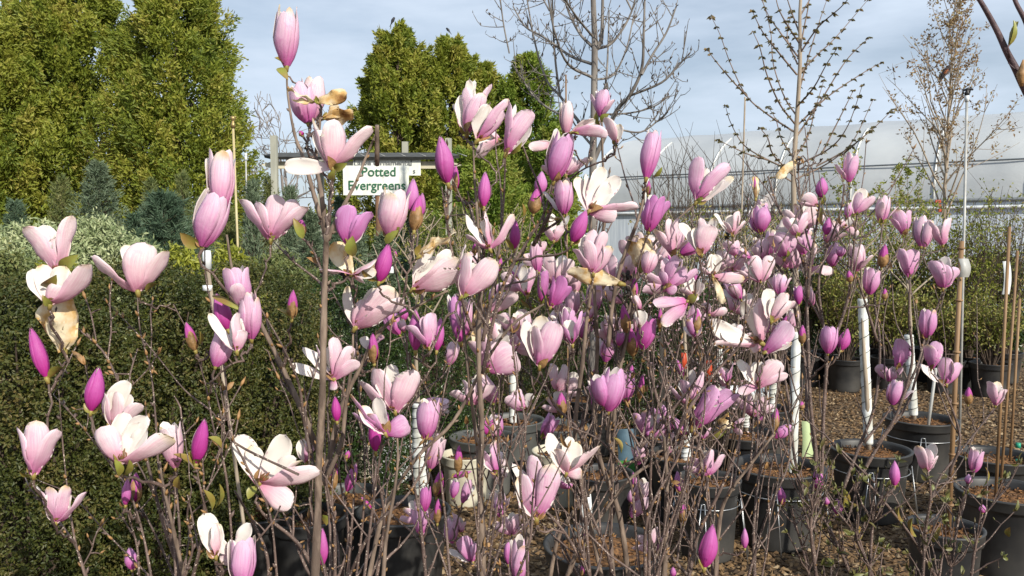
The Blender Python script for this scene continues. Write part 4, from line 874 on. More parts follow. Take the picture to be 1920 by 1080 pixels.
STEMS = '''
M1 7 2.6|110 512 135 600 190 655 215 700 240 760 262 810 300 960 340 1085
M1 6 2.4|257 552 263 620 283 700 293 800 297 870 312 960 332 1060
M1 5 2.4|384 462 386 520 402 600 422 700 430 800 460 870 505 960 520 1090
M1 5 2.4|46 893 60 920 100 965 140 1020 165 1090
M1 5 2|110 730 121 869 138 1000 158 1075
M1 5 2|100 740 150 795 205 868 250 930 290 1000 330 1090
M1 6 2.4|190 775 240 840 275 900 305 965 325 1010 350 1090
M1 6 2.4|230 895 250 940 270 1010 285 1090
M1 10 3|300 865 305 905 320 970 338 1050 350 1100
M1 5 2|195 560 280 650 345 730 400 775 440 830 560 890
M1 6 2.4|370 885 378 925 395 990 410 1085
M1 4 2|70 900 135 930 200 1000 250 1050 300 1100
M1 5 2|325 570 360 640 385 720 400 800 425 900 440 1090
M2 15 9|612 440 610 500 607 600 604 750 597 880 596 960 590 1090
M2 12 3|537 124 540 180 552 250 570 300 590 370 605 420 612 450
M2 10 3|594 190 600 230 592 300 602 360 612 445
M2 10 3|705 250 690 285 668 340 650 375 630 415 614 450
M2 8 3|630 316 620 360 616 420
M2 9 7|707 235 707 310
M2 7 2.6|512 452 550 490 600 530 612 560
M2 6 2.4|567 445 590 475 603 510
M2 12 4|425 440 440 520 480 590 530 690 575 790 598 850
M2 12 4|840 545 790 570 735 600 700 640 675 690 650 740 632 790 620 850 605 910
M2 10 3|662 615 660 680 648 760 640 830 615 890
M2 7 3|600 655 690 670 660 690 650 760
M2 9 3|740 775 746 850 738 930 725 1000 718 1090
M2 8 3|835 720 815 820 770 920 700 990 650 1090
M2 7 2.6|660 535 650 560 665 640 680 700
M2 8 4|500 600 520 680 560 760 580 830 590 900
M2 6 2.6|478 560 530 650 560 720 570 790 582 850
M2 8 4|478 940 500 970 560 1020 600 1090
M2 8 4|440 920 480 990 500 1040 505 1090
M2 5 2.4|550 950 575 990 600 1040 612 1090
M3 15 9|897 600 898 700 903 800 900 900 903 1000 905 1090
M3 9 3|887 268 890 340 896 420 900 520 898 610
M3 8 3|948 270 945 360 938 450 925 540 905 640
M3 8 3|1035 340 1020 400 990 450 950 520 925 600 905 700
M3 7 2.6|910 390 908 460 905 520
M3 7 2.6|828 350 835 400 845 460 860 540 885 620
M3 6 2.6|855 365 880 385 890 420
M3 9 4|865 575 872 640 880 720 893 820 900 890
M3 6 2.6|968 470 955 510 930 560
M3 8 3|1062 250 1050 330 1030 400 1000 460
M3 7 3|700 850 712 910 720 980 705 1090
M3 9 4|1020 570 960 610 910 680 850 790 780 860 720 960 690 1090
M3 6 3|960 640 970 720 985 800 975 900 985 1000 990 1090
M4 10 4|1128 220 1130 300 1135 400 1120 480 1105 560 1092 680 1078 820 1100 950 1130 1090
M4 9 4|1212 333 1200 400 1170 480 1150 560 1140 650
M4 12 5|1107 395 1110 470 1115 560 1120 650 1115 760 1125 860 1160 960 1180 1090
M4 10 5|1150 560 1160 640 1155 720 1150 820 1147 900 1145 1000 1150 1090
M4 9 4|1306 380 1240 440 1200 500 1180 580 1160 680 1145 760
M4 9 4|1190 490 1185 580 1165 680 1145 770 1140 830
M4 12 6|1245 820 1250 900 1248 1000 1245 1090
M4 9 4|1293 808 1230 850 1150 880 1100 930 1050 1000 1030 1090
M4 9 4|1310 815 1260 850 1190 890 1140 950 1090 1020 1060 1090
M4 8 4|1190 850 1200 920 1215 990 1235 1090
M4 12 6|1000 975 990 1000 985 1040 980 1090
M4 7 3|1230 590 1215 660 1230 740 1250 800
M4 8 4|1060 860 1085 920 1115 980 1140 1040 1150 1090
M4 8 4|1010 690 1040 760 1080 800 1110 870
M4 7 3|1400 550 1390 640 1340 700 1290 770 1260 840
M4 7 3|960 850 1000 930 1060 1000 1110 1090
M4 6 3|1070 800 1130 830 1180 900 1190 980 1200 1090
M4 7 3|1340 640 1300 720 1250 780 1200 840
M5 8 4|1420 680 1400 740 1385 830 1350 920 1310 1000 1290 1090
M5 9 4|1450 815 1400 880 1370 920 1350 970 1340 1090
M5 8 4|1320 850 1315 920 1300 980 1290 1090
M5 7 3|1300 770 1310 830 1318 900
M5 7 3|1415 620 1435 700 1430 800 1400 900
M5 6 3|1430 640 1470 760 1480 860 1440 960 1400 1090
M5 6 3|1260 660 1290 780 1320 860
M6 8 3|1495 295 1500 370 1508 460 1512 540 1515 640 1520 760 1530 860 1520 960
M6 8 3|1584 345 1575 400 1550 470 1535 540 1550 660 1545 760 1540 900 1530 960
M6 7 3|1538 375 1530 430 1520 490 1514 560
M6 8 4|1500 630 1512 700 1512 790
M6 7 3|1400 420 1440 470 1480 540 1500 630
M6 8 4|1470 700 1480 760 1490 860 1510 940 1530 1000
M6 6 3|1548 665 1548 740 1540 830
M6 6 3|1440 330 1460 390 1490 440 1508 500
M6 7 3|1456 820 1490 880 1520 960
M6 6 3|1610 380 1600 470 1590 560 1560 650
M7 7 3|1655 420 1648 480 1640 560 1650 650 1640 760 1610 840 1580 920
M7 7 3|1706 525 1705 600 1710 680 1680 780 1640 840
M7 7 3|1768 545 1750 600 1740 640 1720 700 1700 760 1650 830 1600 920
M7 6 3|1735 630 1722 680 1700 730
M7 6 3|1670 760 1660 780 1620 830
M7 6 3|1865 765 1830 810 1790 860 1760 900 1740 960
M7 5 3|1600 495 1620 560 1645 640
M7 5 3|1768 725 1790 780 1800 830 1780 890
M8 7 3|1535 925 1520 980 1530 1080
M8 7 3|1450 790 1500 900 1560 1000 1600 1090
M8 7 3|1740 885 1745 930 1735 1000 1730 1090
M8 6 3|1677 915 1640 960 1630 1090
M8 6 3|1640 905 1560 830 1690 980 1760 1090
M8 6 3|1570 960 1600 1000 1640 1090
M8 6 3|1828 885 1800 960 1780 1090
M8 6 3|1850 960 1830 1020 1820 1090
M8 6 3|1480 950 1500 1010 1520 1090
'''
FL = '''
@M1 0 340 2.842
H 312 488 .12|130 245 135 .7|225 232 110 -.3|376 178 95 .3|290 300 90 .6
L 325 470 415 392 60
H 268 655 .15|470 440 125 .6|170 468 95 -.4|225 440 90 -.5|330 560 110 .8
L 230 560 300 500 60
W 345 900 .3|228 655 120 .8|335 618 135 .9|300 690 120 .6
B 250 1052 160 772 80 .95
L 255 1050 335 990 40
H 735 588 .1|484 404 95 .3|665 333 85 -.4|775 330 150 .9|892 366 95 .4
L 775 585 850 545 36
B 485 1228 528 985 100 .95
G 1080 345 1165 60 175 .45
L 1070 350 960 275 60
G 1180 150 1175 -170 150 .3
B 1215 792 1150 592 90 .9
G 1290 668 1245 455 140 .5
G 1340 838 1325 580 120 .45
G 1150 985 1205 800 120 .45
H 1262 905 .2|1255 700 70 .5|1295 790 70 .6|1110 705 50 -.5
K 1042 905 990 750 62
L 1045 880 1065 800 40
L 1130 610 1290 690 30
@M1 0 700 2.842
H 180 540 .3|98 285 90 .3|190 258 120 .9|305 298 95 .4|150 300 90 -.3
L 170 540 105 525 34
H 298 795 .35|205 600 70 .4|272 600 75 .8|350 600 75 .7|458 632 60 .3
H 640 475 .12|540 285 125 .8|660 205 115 -.6|785 225 105 -.5|925 335 125 .4|740 260 100 -.8
H 600 290 .12|545 70 110 .5|680 35 100 -.4|750 160 90 .7|620 100 100 .8
L 650 548 690 460 50
L 640 545 610 460 40
G 935 500 900 270 120 .2
B 1045 485 1092 240 86 1.0
L 1040 510 925 430 50
K 720 700 725 525 70
B 668 705 680 560 50 .8
B 705 1048 690 925 70 .7
G 1295 1140 1290 870 150 .5
H 1150 975 .05|1085 745 110 -.4|1150 800 70 .3
H 1240 960 .05|1335 800 80 -.5|1180 1010 70 .6
L 1130 730 1085 620 45
L 1145 720 1170 590 45
L 965 620 955 545 50
L 1180 400 1110 340 50
@M2 0 0 1
G 537 124 537 13 48 .42
L 535 122 515 108 12
L 520 128 540 150 14
@M2 480 0 3
G 290 690 240 470 150 .45
G 300 690 325 430 150 .2
W 345 575 .0|180 500 44 .5|512 525 75 .6|200 560 26 -.3
K 340 575 338 495 24
W 385 665 .9|545 640 110 .7|470 600 90 .5
H 428 942 .12|318 660 120 .1|440 672 150 .9|650 712 95 .4|158 935 95 -.5
L 440 950 512 920 40
L 425 1020 445 955 40
K 262 765 245 735 34
@M2 480 340 2.842
H 80 310 .25|-85 95 90 .2|0 110 90 .5|110 70 110 .5|215 105 100 .7|278 135 80 .5
L 250 305 198 195 40
K 250 290 238 195 50
K 190 738 198 578 62
H 495 342 .7|492 125 105 .9|610 160 80 .5|560 180 60 .8
L 515 400 515 290 60
G 715 290 745 40 165 .22
L 740 290 765 245 55
K 842 265 872 70 80
B 822 190 840 -20 75 .75
B 870 200 888 60 50 .8
W 505 492 .25|415 325 110 -.4|455 345 60 -.3
H 515 500 .15|640 415 100 .4|580 545 70 .3|335 470 80 -.4
B 655 538 708 328 86 .95
L 645 530 560 470 30
H 530 778 .12|480 555 60 -.5|640 565 80 -.5|738 578 140 .9|792 640 105 .7|600 640 110 .6
H 840 572 .12|935 345 75 -.6|1040 365 75 -.5|1082 408 90 .5|1090 490 125 .9
W 870 400 .2|975 295 60 .4|1065 270 55 .3
H 1097 612 .2|1122 378 95 .5|1272 418 120 .8|1212 540 65 -.3
B 850 906 850 678 76 .85
B 962 906 985 722 60 .85
H 920 885 .45|935 700 90 .6|885 720 60 .3|800 770 70 .5
H 415 1052 .25|415 832 80 .8|248 882 60 -.4|178 975 60 -.3|318 875 50 .3|512 880 90 .5|400 1112 60 .5|550 960 70 .6
K 630 975 620 805 62
H 600 895 .5|560 830 60 -.3|680 820 50 .4
L 690 330 760 260 40
L 110 680 190 740 26
@M2 0 0 1
H 740 771 .2|672 717 30 .2|702 692 38 .7|733 682 32 -.4|776 694 46 .9
H 722 812 .55|656 742 28 .4|690 775 30 .5|765 790 40 .6|660 775 22 .3
B 632 791 628 742 18 1.0
B 704 848 701 775 24 1.0
H 487 906 .1|445 815 42 -.5|537 814 42 -.5|566 862 28 .4|599 885 40 .5|546 951 42 .9|470 835 32 -.8
L 480 912 465 936 16
H 575 868 .4|567 822 24 -.4|590 822 22 .6
K 622 922 628 862 20
B 650 923 668 868 20 .8
B 605 1062 604 988 22 .9
@M3 840 120 6
H 210 775 .35|62 445 70 -.5|240 178 120 -.4|300 175 110 -.5|210 260 130 .6|490 228 120 .2|400 330 170 .9
L 200 790 140 700 50
H 330 855 .4|682 398 120 .6|622 530 150 .8|470 440 60 -.4
H 655 1002 .4|690 408 145 .5|940 525 200 .9|770 448 50 -.4|830 830 60 .3
H 570 850 .1|325 1050 165 .4|480 730 110 .3
L 700 1010 835 880 50
G 1330 790 1340 420 165 .1
G 1720 590 1745 290 175 .5
L 1720 650 1810 560 70
L 1700 690 1670 540 60
H 1400 770 .25|1800 790 130 .7|1640 655 60 .3
H 1890 900 .1|1770 600 150 .5|1960 700 60 -.3
G 1190 1310 1320 760 290 .62
H 1180 900 .05|905 925 110 .4|1000 890 80 -.3
@M3 840 300 6
B 0 270 -90 -275 200 .85
K 90 370 85 50 92
B 400 535 420 120 140 .85
G 1170 180 1130 -20 110 .4
B 1030 400 1060 120 140 .7
K 960 610 1000 320 160
H 1330 165 .15|1300 -20 130 .6|1420 -30 110 .8|1520 0 120 .6|1620 -30 90 .4
G 1300 605 1300 210 230 .5
H 1590 575 .2|1440 190 150 -.3|1745 75 190 -.7|1930 190 180 -.6|2140 520 150 .4|1900 630 190 .9|1560 150 110 -.4
B 1400 928 1560 560 170 .9
H 470 1005 .25|190 615 90 -.3|430 580 110 .5|735 610 120 .4|200 840 80 .3|370 950 60 .7
B 745 1010 762 665 115 .95
L 735 1010 640 880 50
H 1190 910 .2|1090 760 110 .7|1300 740 120 .7|1180 600 90 -.3|1360 620 90 -.4
W 1240 660 .2|1000 720 90 .5|1120 640 60 .3
G 1000 1240 980 915 150 .45
H 1030 1060 .25|1085 910 90 .6|950 930 60 -.3
L 850 640 840 490 40
@M4 0 0 1
H 1112 512 .3|1076 466 24 .2|1090 438 26 -.3|1112 430 26 .4|1134 434 22 .7|1146 462 26 .6|1100 450 24 .9
W 1196 500 .3|1180 448 34 .8|1212 446 30 .8
W 1163 532 .05|1063 510 30 .3
G 1212 512 1222 470 32 .25
G 1170 520 1178 478 34 .2
L 1195 515 1222 482 14
K 1188 568 1190 520 18
@M4 840 480 6
G 1050 510 1085 140 130 .75
H 1155 575 .8|1300 225 160 .8|1385 345 120 .5|1185 215 60 .5
L 1060 540 1100 440 40
L 980 590 810 480 50
H 890 450 .4|720 210 80 .4|860 95 110 -.3|950 130 100 .6
H 445 652 .15|782 425 190 .6|560 520 100 -.3
G 480 560 560 300 120 .55
G 140 972 60 430 170 .7
G 200 900 230 480 120 .45
W 385 545 .3|365 1075 240 .9
H 470 650 .2|545 1020 120 .7|690 760 60 -.3
L 330 130 250 20 30
K 560 190 600 20 70
G 1020 180 980 -40 120 .6
G 1390 990 1340 580 190 .6
H 1400 1000 .6|1520 620 90 .5|1270 760 80 .4
G 1600 700 1640 560 70 .3
@M4 0 0 1
H 1012 686 .4|981 598 30 -.3|1016 590 38 -.7|1042 604 44 .9|1000 612 36 .6|1052 615 22 .4
H 915 692 .35|878 640 28 .5|900 615 30 .5|968 662 62 .9|950 625 34 -.4|925 640 40 .8
G 985 640 975 585 36 .3
H 960 620 .2|935 590 30 .5|985 580 34 .5|1000 600 24 .3
H 886 758 .2|843 735 26 .4|868 712 26 .3|926 722 26 .5|890 720 24 .8
H 985 770 .35|948 745 24 .6|968 730 24 .5|998 738 22 -.3
K 1053 780 1052 735 22
G 1141 770 1155 688 52 .62
G 1133 760 1118 705 40 .65
B 913 816 908 785 14 .95
K 918 815 924 785 14
K 1113 706 1120 690 14
H 1062 887 .08|1025 812 32 -.5|1068 818 28 -.3|1126 835 28 .3|1092 888 24 .7|1045 840 30 .6
H 1005 972 .4|963 868 28 -.3|998 853 32 .5|1032 870 42 .9|980 890 36 .7
H 1070 915 .6|1030 895 26 .6|1070 905 24 .5
G 972 1092 975 1005 40 .5
K 1188 670 1180 610 24
G 1205 655 1218 595 36 .85
G 1198 628 1200 582 26 .25
H 1330 590 .15|1365 583 20 .4|1320 568 20 .3
L 1150 820 1165 850 16
@M4 1160 480 6
H 530 345 .5|470 170 110 .3|650 -10 150 .6|762 125 110 .3|895 160 100 .5|650 400 110 .7
H 850 445 .15|740 200 140 -.4|935 300 170 -.3|690 370 80 .5|900 490 60 .6
H 770 510 .4|385 520 150 .6|490 780 150 .8|690 720 60 .4
L 790 520 890 430 90
K 100 880 45 540 125
K 462 835 470 580 70
K 880 850 880 585 100
G 870 920 790 690 120 .6
G 265 1040 340 680 210 .9
H 235 800 .1|255 610 150 -.4|200 680 60 .3
G 250 600 170 440 90 .25
W 1060 235 .1|1170 540 80 .4
H 1060 232 .1|1090 -20 110 -.5|905 120 60 .4|1415 250 130 .3
G 0 1010 30 850 100 .8
@M4 1160 300 6
G 310 198 400 -350 230 .55
K 330 400 340 225 60
L 400 190 490 80 44
G 340 800 420 400 220 .78
H 330 790 .75|570 462 110 .5|290 560 110 .6
H 600 1065 .2|400 780 130 .5|560 660 130 .6|655 650 130 .6
H 880 465 .45|900 -40 170 .6|1252 55 170 .8|1295 190 120 -.3
L 890 480 1040 330 60
H 935 1055 .18|685 705 110 -.4|925 650 100 .4|1080 650 110 -.3|1040 730 230 .9
H 1285 840 .15|1350 575 130 .6|1432 690 70 .3|1080 600 70 -.3|1190 700 80 .4
H 1310 1080 .35|1190 920 130 .6|1340 900 110 .5
G 1610 805 1590 500 230 .65
L 1230 870 1190 850 60
K 1540 440 1530 180 40
@M5 1160 480 6
H 1600 980 .1|1005 735 190 -.3|1385 510 140 -.3|1610 480 210 .3|1480 1060 130 .7|1050 975 80 .5
H 1725 735 .08|1660 365 210 -.4|1870 415 140 .3|1960 520 130 .5
H 1650 1080 .45|1930 750 220 .8|1830 1000 90 .4
H 1600 295 .18|1520 -5 140 .8|1715 0 160 .8|1405 65 70 -.3|1330 150 60 .3
G 1810 430 1810 200 170 .45
G 1480 20 1300 -60 90 .5
@M5 1160 660 6
H 1570 385 .2|1835 120 240 .8|1905 250 100 .5|1340 455 110 .4|1330 90 150 -.4
H 1220 350 .5|1120 160 80 .5|1290 120 120 .6|1180 285 80 -.2
H 840 855 .62|1090 380 200 .6|1265 430 190 .9|1370 500 170 .7|1000 460 160 .4|1200 380 150 -.4
H 830 600 .4|565 390 80 .5|700 315 130 .7|830 195 100 -.4|945 215 120 .7
L 780 620 880 440 50
K 770 600 800 440 80
H 450 850 .62|375 620 110 .5|475 590 110 .6|605 740 110 .5|400 740 100 .8
H 950 980 .45|880 900 60 .4|1040 850 90 .5
H 1280 830 .2|1380 940 90 .6|1420 745 60 .3
W 1230 700 .9|1150 900 140 .6|1240 860 110 .5
L 1060 990 1220 880 90
K 1745 905 1785 640 90
K 120 480 150 140 120
K 230 540 270 250 90
B 325 960 370 870 90 .7
K 560 960 560 780 60
@M5 960 700 2.842
B 1025 1038 1072 800 96 .92
B 895 635 880 518 48 .7
K 912 806 910 680 46
B 1240 935 1240 820 38 .75
B 640 695 632 618 44 .55
K 375 1085 375 1018 28
B 858 1085 858 1030 34 .8
@M6 1400 260 6
W 580 230 .35|345 450 95 .6
W 110 655 .2|95 425 80 .5
B 835 665 855 428 130 .8
L 840 740 870 630 50
G 1150 488 1185 155 165 .5
G 150 1060 60 800 150 .65
G 190 1010 180 730 140 .6
H 790 755 .15|640 635 130 .6|570 710 60 .3|760 650 60 -.3
H 560 1090 .3|410 880 100 .4|690 920 120 .5|690 830 100 .6|500 960 100 .7
L 840 770 840 980 60
H 1215 850 .4|1320 560 150 -.3|1455 665 130 .7|1270 600 120 .6
G 1130 890 1165 715 100 .55
G 1510 945 1545 635 160 .4
H 1760 1075 .5|1680 795 140 .6|1845 805 130 .6|1590 870 70 .3
B 890 1085 930 880 95 .85
H 1100 990 .15|1180 890 130 .5|1040 940 100 .5|1260 1080 80 .5
@M6 1440 340 2.842
G 470 478 475 330 92 .3
G 345 452 342 325 82 .55
K 605 462 625 335 56
G 380 400 395 350 50 .6
H 215 472 .08|255 330 66 .5|348 478 56 .3|138 455 34 -.3|190 460 40 .4
G 165 655 158 555 52 .85
H 60 605 .35|15 510 60 .5|95 500 60 .5|50 480 50 -.3
H 35 732 .06|0 570 90 .5|62 585 66 -.3|125 640 64 .6|90 600 60 .7
G 320 916 330 768 98 .62
B 388 902 428 782 62 .88
K 180 868 184 765 44
H 85 405 .45|10 290 90 .5|105 190 80 -.3|150 280 90 .7|60 270 80 .8
H 190 390 .5|210 280 80 .6|130 300 70 .5|240 310 50 .4
G 20 400 30 250 90 .5
G -40 420 -30 300 80 .35
G -90 480 -120 380 80 .4
H -30 200 .4|-60 90 60 .5|30 60 60 -.2
K 440 540 430 475 40
K 622 632 624 570 32
@M7 1440 340 2.842
G 540 602 558 460 88 .55
H 755 512 .5|700 358 66 .5|775 360 84 .7
L 745 525 780 500 34
H 932 570 .48|866 425 76 .4|905 420 60 .3|945 398 66 -.3|1018 465 86 .6|930 440 80 .8
G 815 345 815 180 84 .4
G 835 350 860 210 60 .3
H 930 340 .3|850 215 60 .3|975 195 78 .6|890 240 60 -.3
G 845 832 855 678 92 .6
H 690 990 .58|712 838 90 .8|768 880 60 .6
H 870 996 .55|850 870 76 .5|900 852 70 .5|930 880 50 .4
H 950 1082 .5|805 978 60 -.4|945 938 70 .7|1025 968 66 .6
H 650 1066 .45|585 978 60 .4|660 985 60 .4|715 985 60 .5|640 1010 60 .8
@M7 1440 700 2.842
G 665 168 690 35 88 .55
H 1212 172 .3|1180 40 60 .5|1222 42 56 -.3|1272 85 70 .6
K 1066 168 1070 72 46
G 1095 528 1115 395 72 .55
H 845 525 .25|798 385 66 .5|890 375 66 -.3|908 440 56 .6|850 400 50 .8
@M8 1440 700 2.842
B 675 602 675 462 54 .8
B 266 622 266 498 56 .8
B 78 702 66 600 44 .85
B 370 752 370 668 50 .8
B 310 702 312 652 36 .75
K 32 302 44 182 48
K 178 192 180 148 34
B 1143 745 1143 698 36 .75
B 1068 592 1070 535 38 .6
L 400 720 400 610 50
L 430 730 480 700 30
L 580 960 590 880 50
L 720 790 700 700 50
L 790 870 770 770 60
L 480 900 470 800 40
L 1150 600 1160 500 30
L 1280 870 1290 820 30
L 520 1060 530 980 36
L 880 900 920 820 40
@M4 480 700 2.842
G 905 348 925 132 130 .55
K 895 340 900 225 44
G 930 505 978 318 96 .35
K 1075 532 1082 382 50
H 1280 532 .5|1208 412 52 .5|1270 355 62 .5|1225 470 50 .7
K 962 662 985 515 64
G 898 735 905 600 70 .85
K 966 802 970 668 46
H 880 862 .55|835 720 66 .5|900 700 70 .5|940 722 60 .5
G 1050 662 1068 568 54 .7
G 1100 690 1140 560 54 .55
H 1095 848 .4|1048 742 52 .5|1110 790 52 .5|1030 780 40 -.3
H 1155 1005 .55|1092 872 84 .8|1020 942 50 -.5|1168 905 50 .5
B 1300 770 1288 655 50 .55
B 1345 1020 1340 885 46 .75
K 480 460 495 410 36
L 485 470 445 425 20
L 375 810 355 755 40
@M3 480 340 2.842
K 745 410 742 370 22
B 790 745 780 660 50 .85
G 790 800 770 740 50 .3
K 1165 390 1165 330 36
'''
def parse():
    cur = None; last = None
    for ln in FL.strip().splitlines():
        if ln[0] == '@':
            a = ln[1:].split(); cur = (a[0], float(a[1]), float(a[2]), float(a[3])); continue
        key, ox, oy, sc = cur; c = lambda x, y: (ox + x / sc, oy + y / sc)
        k = ln[0]
        if k in 'HW':
            parts = ln[2:].split('|'); b_ = list(map(float, parts[0].split())); pet = []
            for p in parts[1:]:
                q = list(map(float, p.split())); pet.append((*c(q[0], q[1]), q[2] / sc, q[3]))
            last = dict(k=k, b=c(b_[0], b_[1]), tone=b_[2], pet=pet, L=[]); SH[key].flowers.append(last)
        else:
            q = list(map(float, ln[2:].split()))
            if k == 'L':
                tgt = min(SH[key].flowers, key=lambda f: math.dist(f['b'], c(q[0], q[1]))); tgt['L'].append((*c(q[0], q[1]), *c(q[2], q[3]), q[4] / sc)); continue
            last = dict(k=k, b=c(q[0], q[1]), t=c(q[2], q[3]), w=q[4] / sc, tone=q[5] if len(q) > 5 else .95, L=[]); SH[key].flowers.append(last)
parse()

# ---- stems
_r = np.random.default_rng(99)
for _k, _n, _xa, _xb, _ya, _yb in (('M2', 7, 520, 780, 700, 900), ('M3', 7, 760, 1010, 660, 900), ('M4', 11, 980, 1330, 620, 900), ('M5', 5, 1230, 1480, 720, 940), ('M1', 5, 180, 480, 760, 960)):
    for _i in range(_n):
        _x = _r.uniform(_xa, _xb); _y = _r.uniform(_ya, _yb); _c = (_xa + _xb) / 2; _xe = _c + (_x - _c) * _r.uniform(.3, .8); _m = (_x + _xe) / 2 + _r.normal() * 12
        STEMS += '%s %.1f %.1f|%.0f %.0f %.0f %.0f %.0f %.0f %.0f 1090\n' % (_k, _r.uniform(4, 8), 2.4, _x, _y, _x * .75 + _m * .25 + _r.normal() * 6, _y * .7 + 1090 * .3, _m, _y * .35 + 1090 * .65, _xe)
for ln in STEMS.strip().splitlines():
    h, pt = ln.split('|'); key, w1, w0 = h.split(); v = list(map(float, pt.split())); s = SH[key]
    pts = [(v[i], v[i + 1]) for i in range(0, len(v), 2)]; n = len(pts); off = s.r.normal() * .07 * s.Y; off = max(-.13, min(.13, off))
    P3 = [P(x, y, s.Y + off * (1 - .5 * i / n) + s.r.normal() * .008) for i, (x, y) in enumerate(pts)]
    q = smoothpath(P3, 5); kpx = s.Y / F; rr = np.linspace(float(w0), float(w1), len(q)) * kpx / 2
    if pts[-1][1] > 1030:      # runs on down to the pot
        e = s.b + np.array([s.r.normal() * .03, s.r.normal() * .03, 0]); m_ = 7; t = np.linspace(0, 1, m_ + 1)[1:, None]
        d0 = nrm(q[-1] - q[-4]); L0 = np.linalg.norm(e - q[-1]) * .4
        bz = (1 - t) ** 3 * q[-1] + 3 * (1 - t) ** 2 * t * (q[-1] + d0 * L0) + 3 * (1 - t) * t ** 2 * (e + [0, 0, L0]) + t ** 3 * e
        q = np.vstack([q, bz]); rr = np.concatenate([rr, np.linspace(rr[-1], rr[-1] * 1.6, m_)])
    rr = rr * (1 + .10 * s.r.normal(size=len(rr)).clip(-1, 1.5))
    big = float(w1) >= 9
    mb = MB(); tube(mb, q, rr, 9 if big else 7)
    # nodes, spur buds
    sb = MB()
    for j in range(2, len(q) - 2):
        if s.r.random() < (.35 if big else .45):
            d = nrm(q[j] - q[j - 1]); a = s.r.normal(size=3); a = nrm(a - d * a.dot(d)); up_ = -d
            b0 = q[j] + a * rr[j] * .7; e_ = b0 + (a * .55 + up_ * .8) * (.006 + .006 * s.r.random())
            tube(mb, [b0, (b0 + e_) / 2, e_], [.0020, .0026, .0006], 5, mat=1 if s.r.random() < .6 else 0)
    o = mkobj('stem', mb, [BARK if big else TWIG, SCALE_], s.root); s.lines.append((q, rr))
    for j in range(len(q)): s.nodes.append((q[j], rr[j]))

def topx(p):
    z = p[1] * cos(PITCH) - (p[2] - CAMZ) * sin(PITCH); y = p[1] * sin(PITCH) + (p[2] - CAMZ) * cos(PITCH)
    return np.array([960 + F * p[0] / z, 540 - F * y / z])
def connect(s, b3, d_out, rad=.0018):
    """thin stalk from a blossom's base down to the best lower point of this shrub's stems"""
    N3 = np.array([n[0] for n in s.nodes]); dz = b3[2] - N3[:, 2]; dist = np.linalg.norm(N3 - b3, axis=1)
    hor = np.linalg.norm((N3 - b3)[:, :2], axis=1)
    cost = dist + .9 * np.clip(hor - .5 * dz, 0, 9) + np.where(dz < .02, 1.5 + abs(dz), 0); cost = np.where((dist < .012) & (dz > -.01), 0, cost)
    j = int(np.argmin(cost)); e = N3[j]; 
    if dist[j] < .006: return
    L0 = dist[j]; t = np.linspace(0, 1, 9)[:, None]; c1 = b3 - d_out * L0 * .22; c2 = e * .7 + b3 * .3 + np.array([0, 0, .05 * L0])
    q = (1 - t) ** 3 * b3 + 3 * (1 - t) ** 2 * t * c1 + 3 * (1 - t) * t * t * c2 + t ** 3 * e; q[1:-1] += s.r.normal(size=(7, 3)) * .0022
    r1 = min(s.nodes[j][1], rad * 1.5); rr = np.linspace(rad * .95, r1, 9); rr[1::3] *= 1.2
    tube(s.tw, q, rr, 6, cap=False)
    for i in (3, 6):
        a = nrm(s.r.normal(size=3)); tube(s.tw, [q[i], q[i] + a * .006 + [0, 0, .006]], [.002, .0006], 4)
    for i in range(1, 9): s.nodes.append((q[i], rr[i]))

def leafmesh(mb, B, T, w, seed=0, toc=None):
    toc = nrm(np.array([0, 0, CAMZ]) - B) if toc is None else toc; r0 = np.random.default_rng(seed); o = nrm(toc * .6 + r0.normal(size=3) * .5)
    d = T - B; Ln = np.linalg.norm(d); d /= Ln; o = nrm(o - d * o.dot(d)); sd_ = np.cross(d, o); n = 7; V = []
    for i, t in enumerate(np.linspace(0, 1, n)):
        hw = w / 2 * sin(pi * t ** .85) ** .8 + .0004
        for s_ in (-1, 0, 1): V.append(B + d * Ln * t + sd_ * hw * s_ + o * (abs(s_) * hw * .5 + Ln * .10 * sin(pi * t)))
    V = np.array(V); F0 = [[3 * i + j, 3 * i + j + 1, 3 * i + j + 4, 3 * i + j + 3] for i in range(n - 1) for j in (0, 1)]
    V2 = V - o * .0007; mb.add(V, F0); mb.add(V2, [f[::-1] for f in F0])

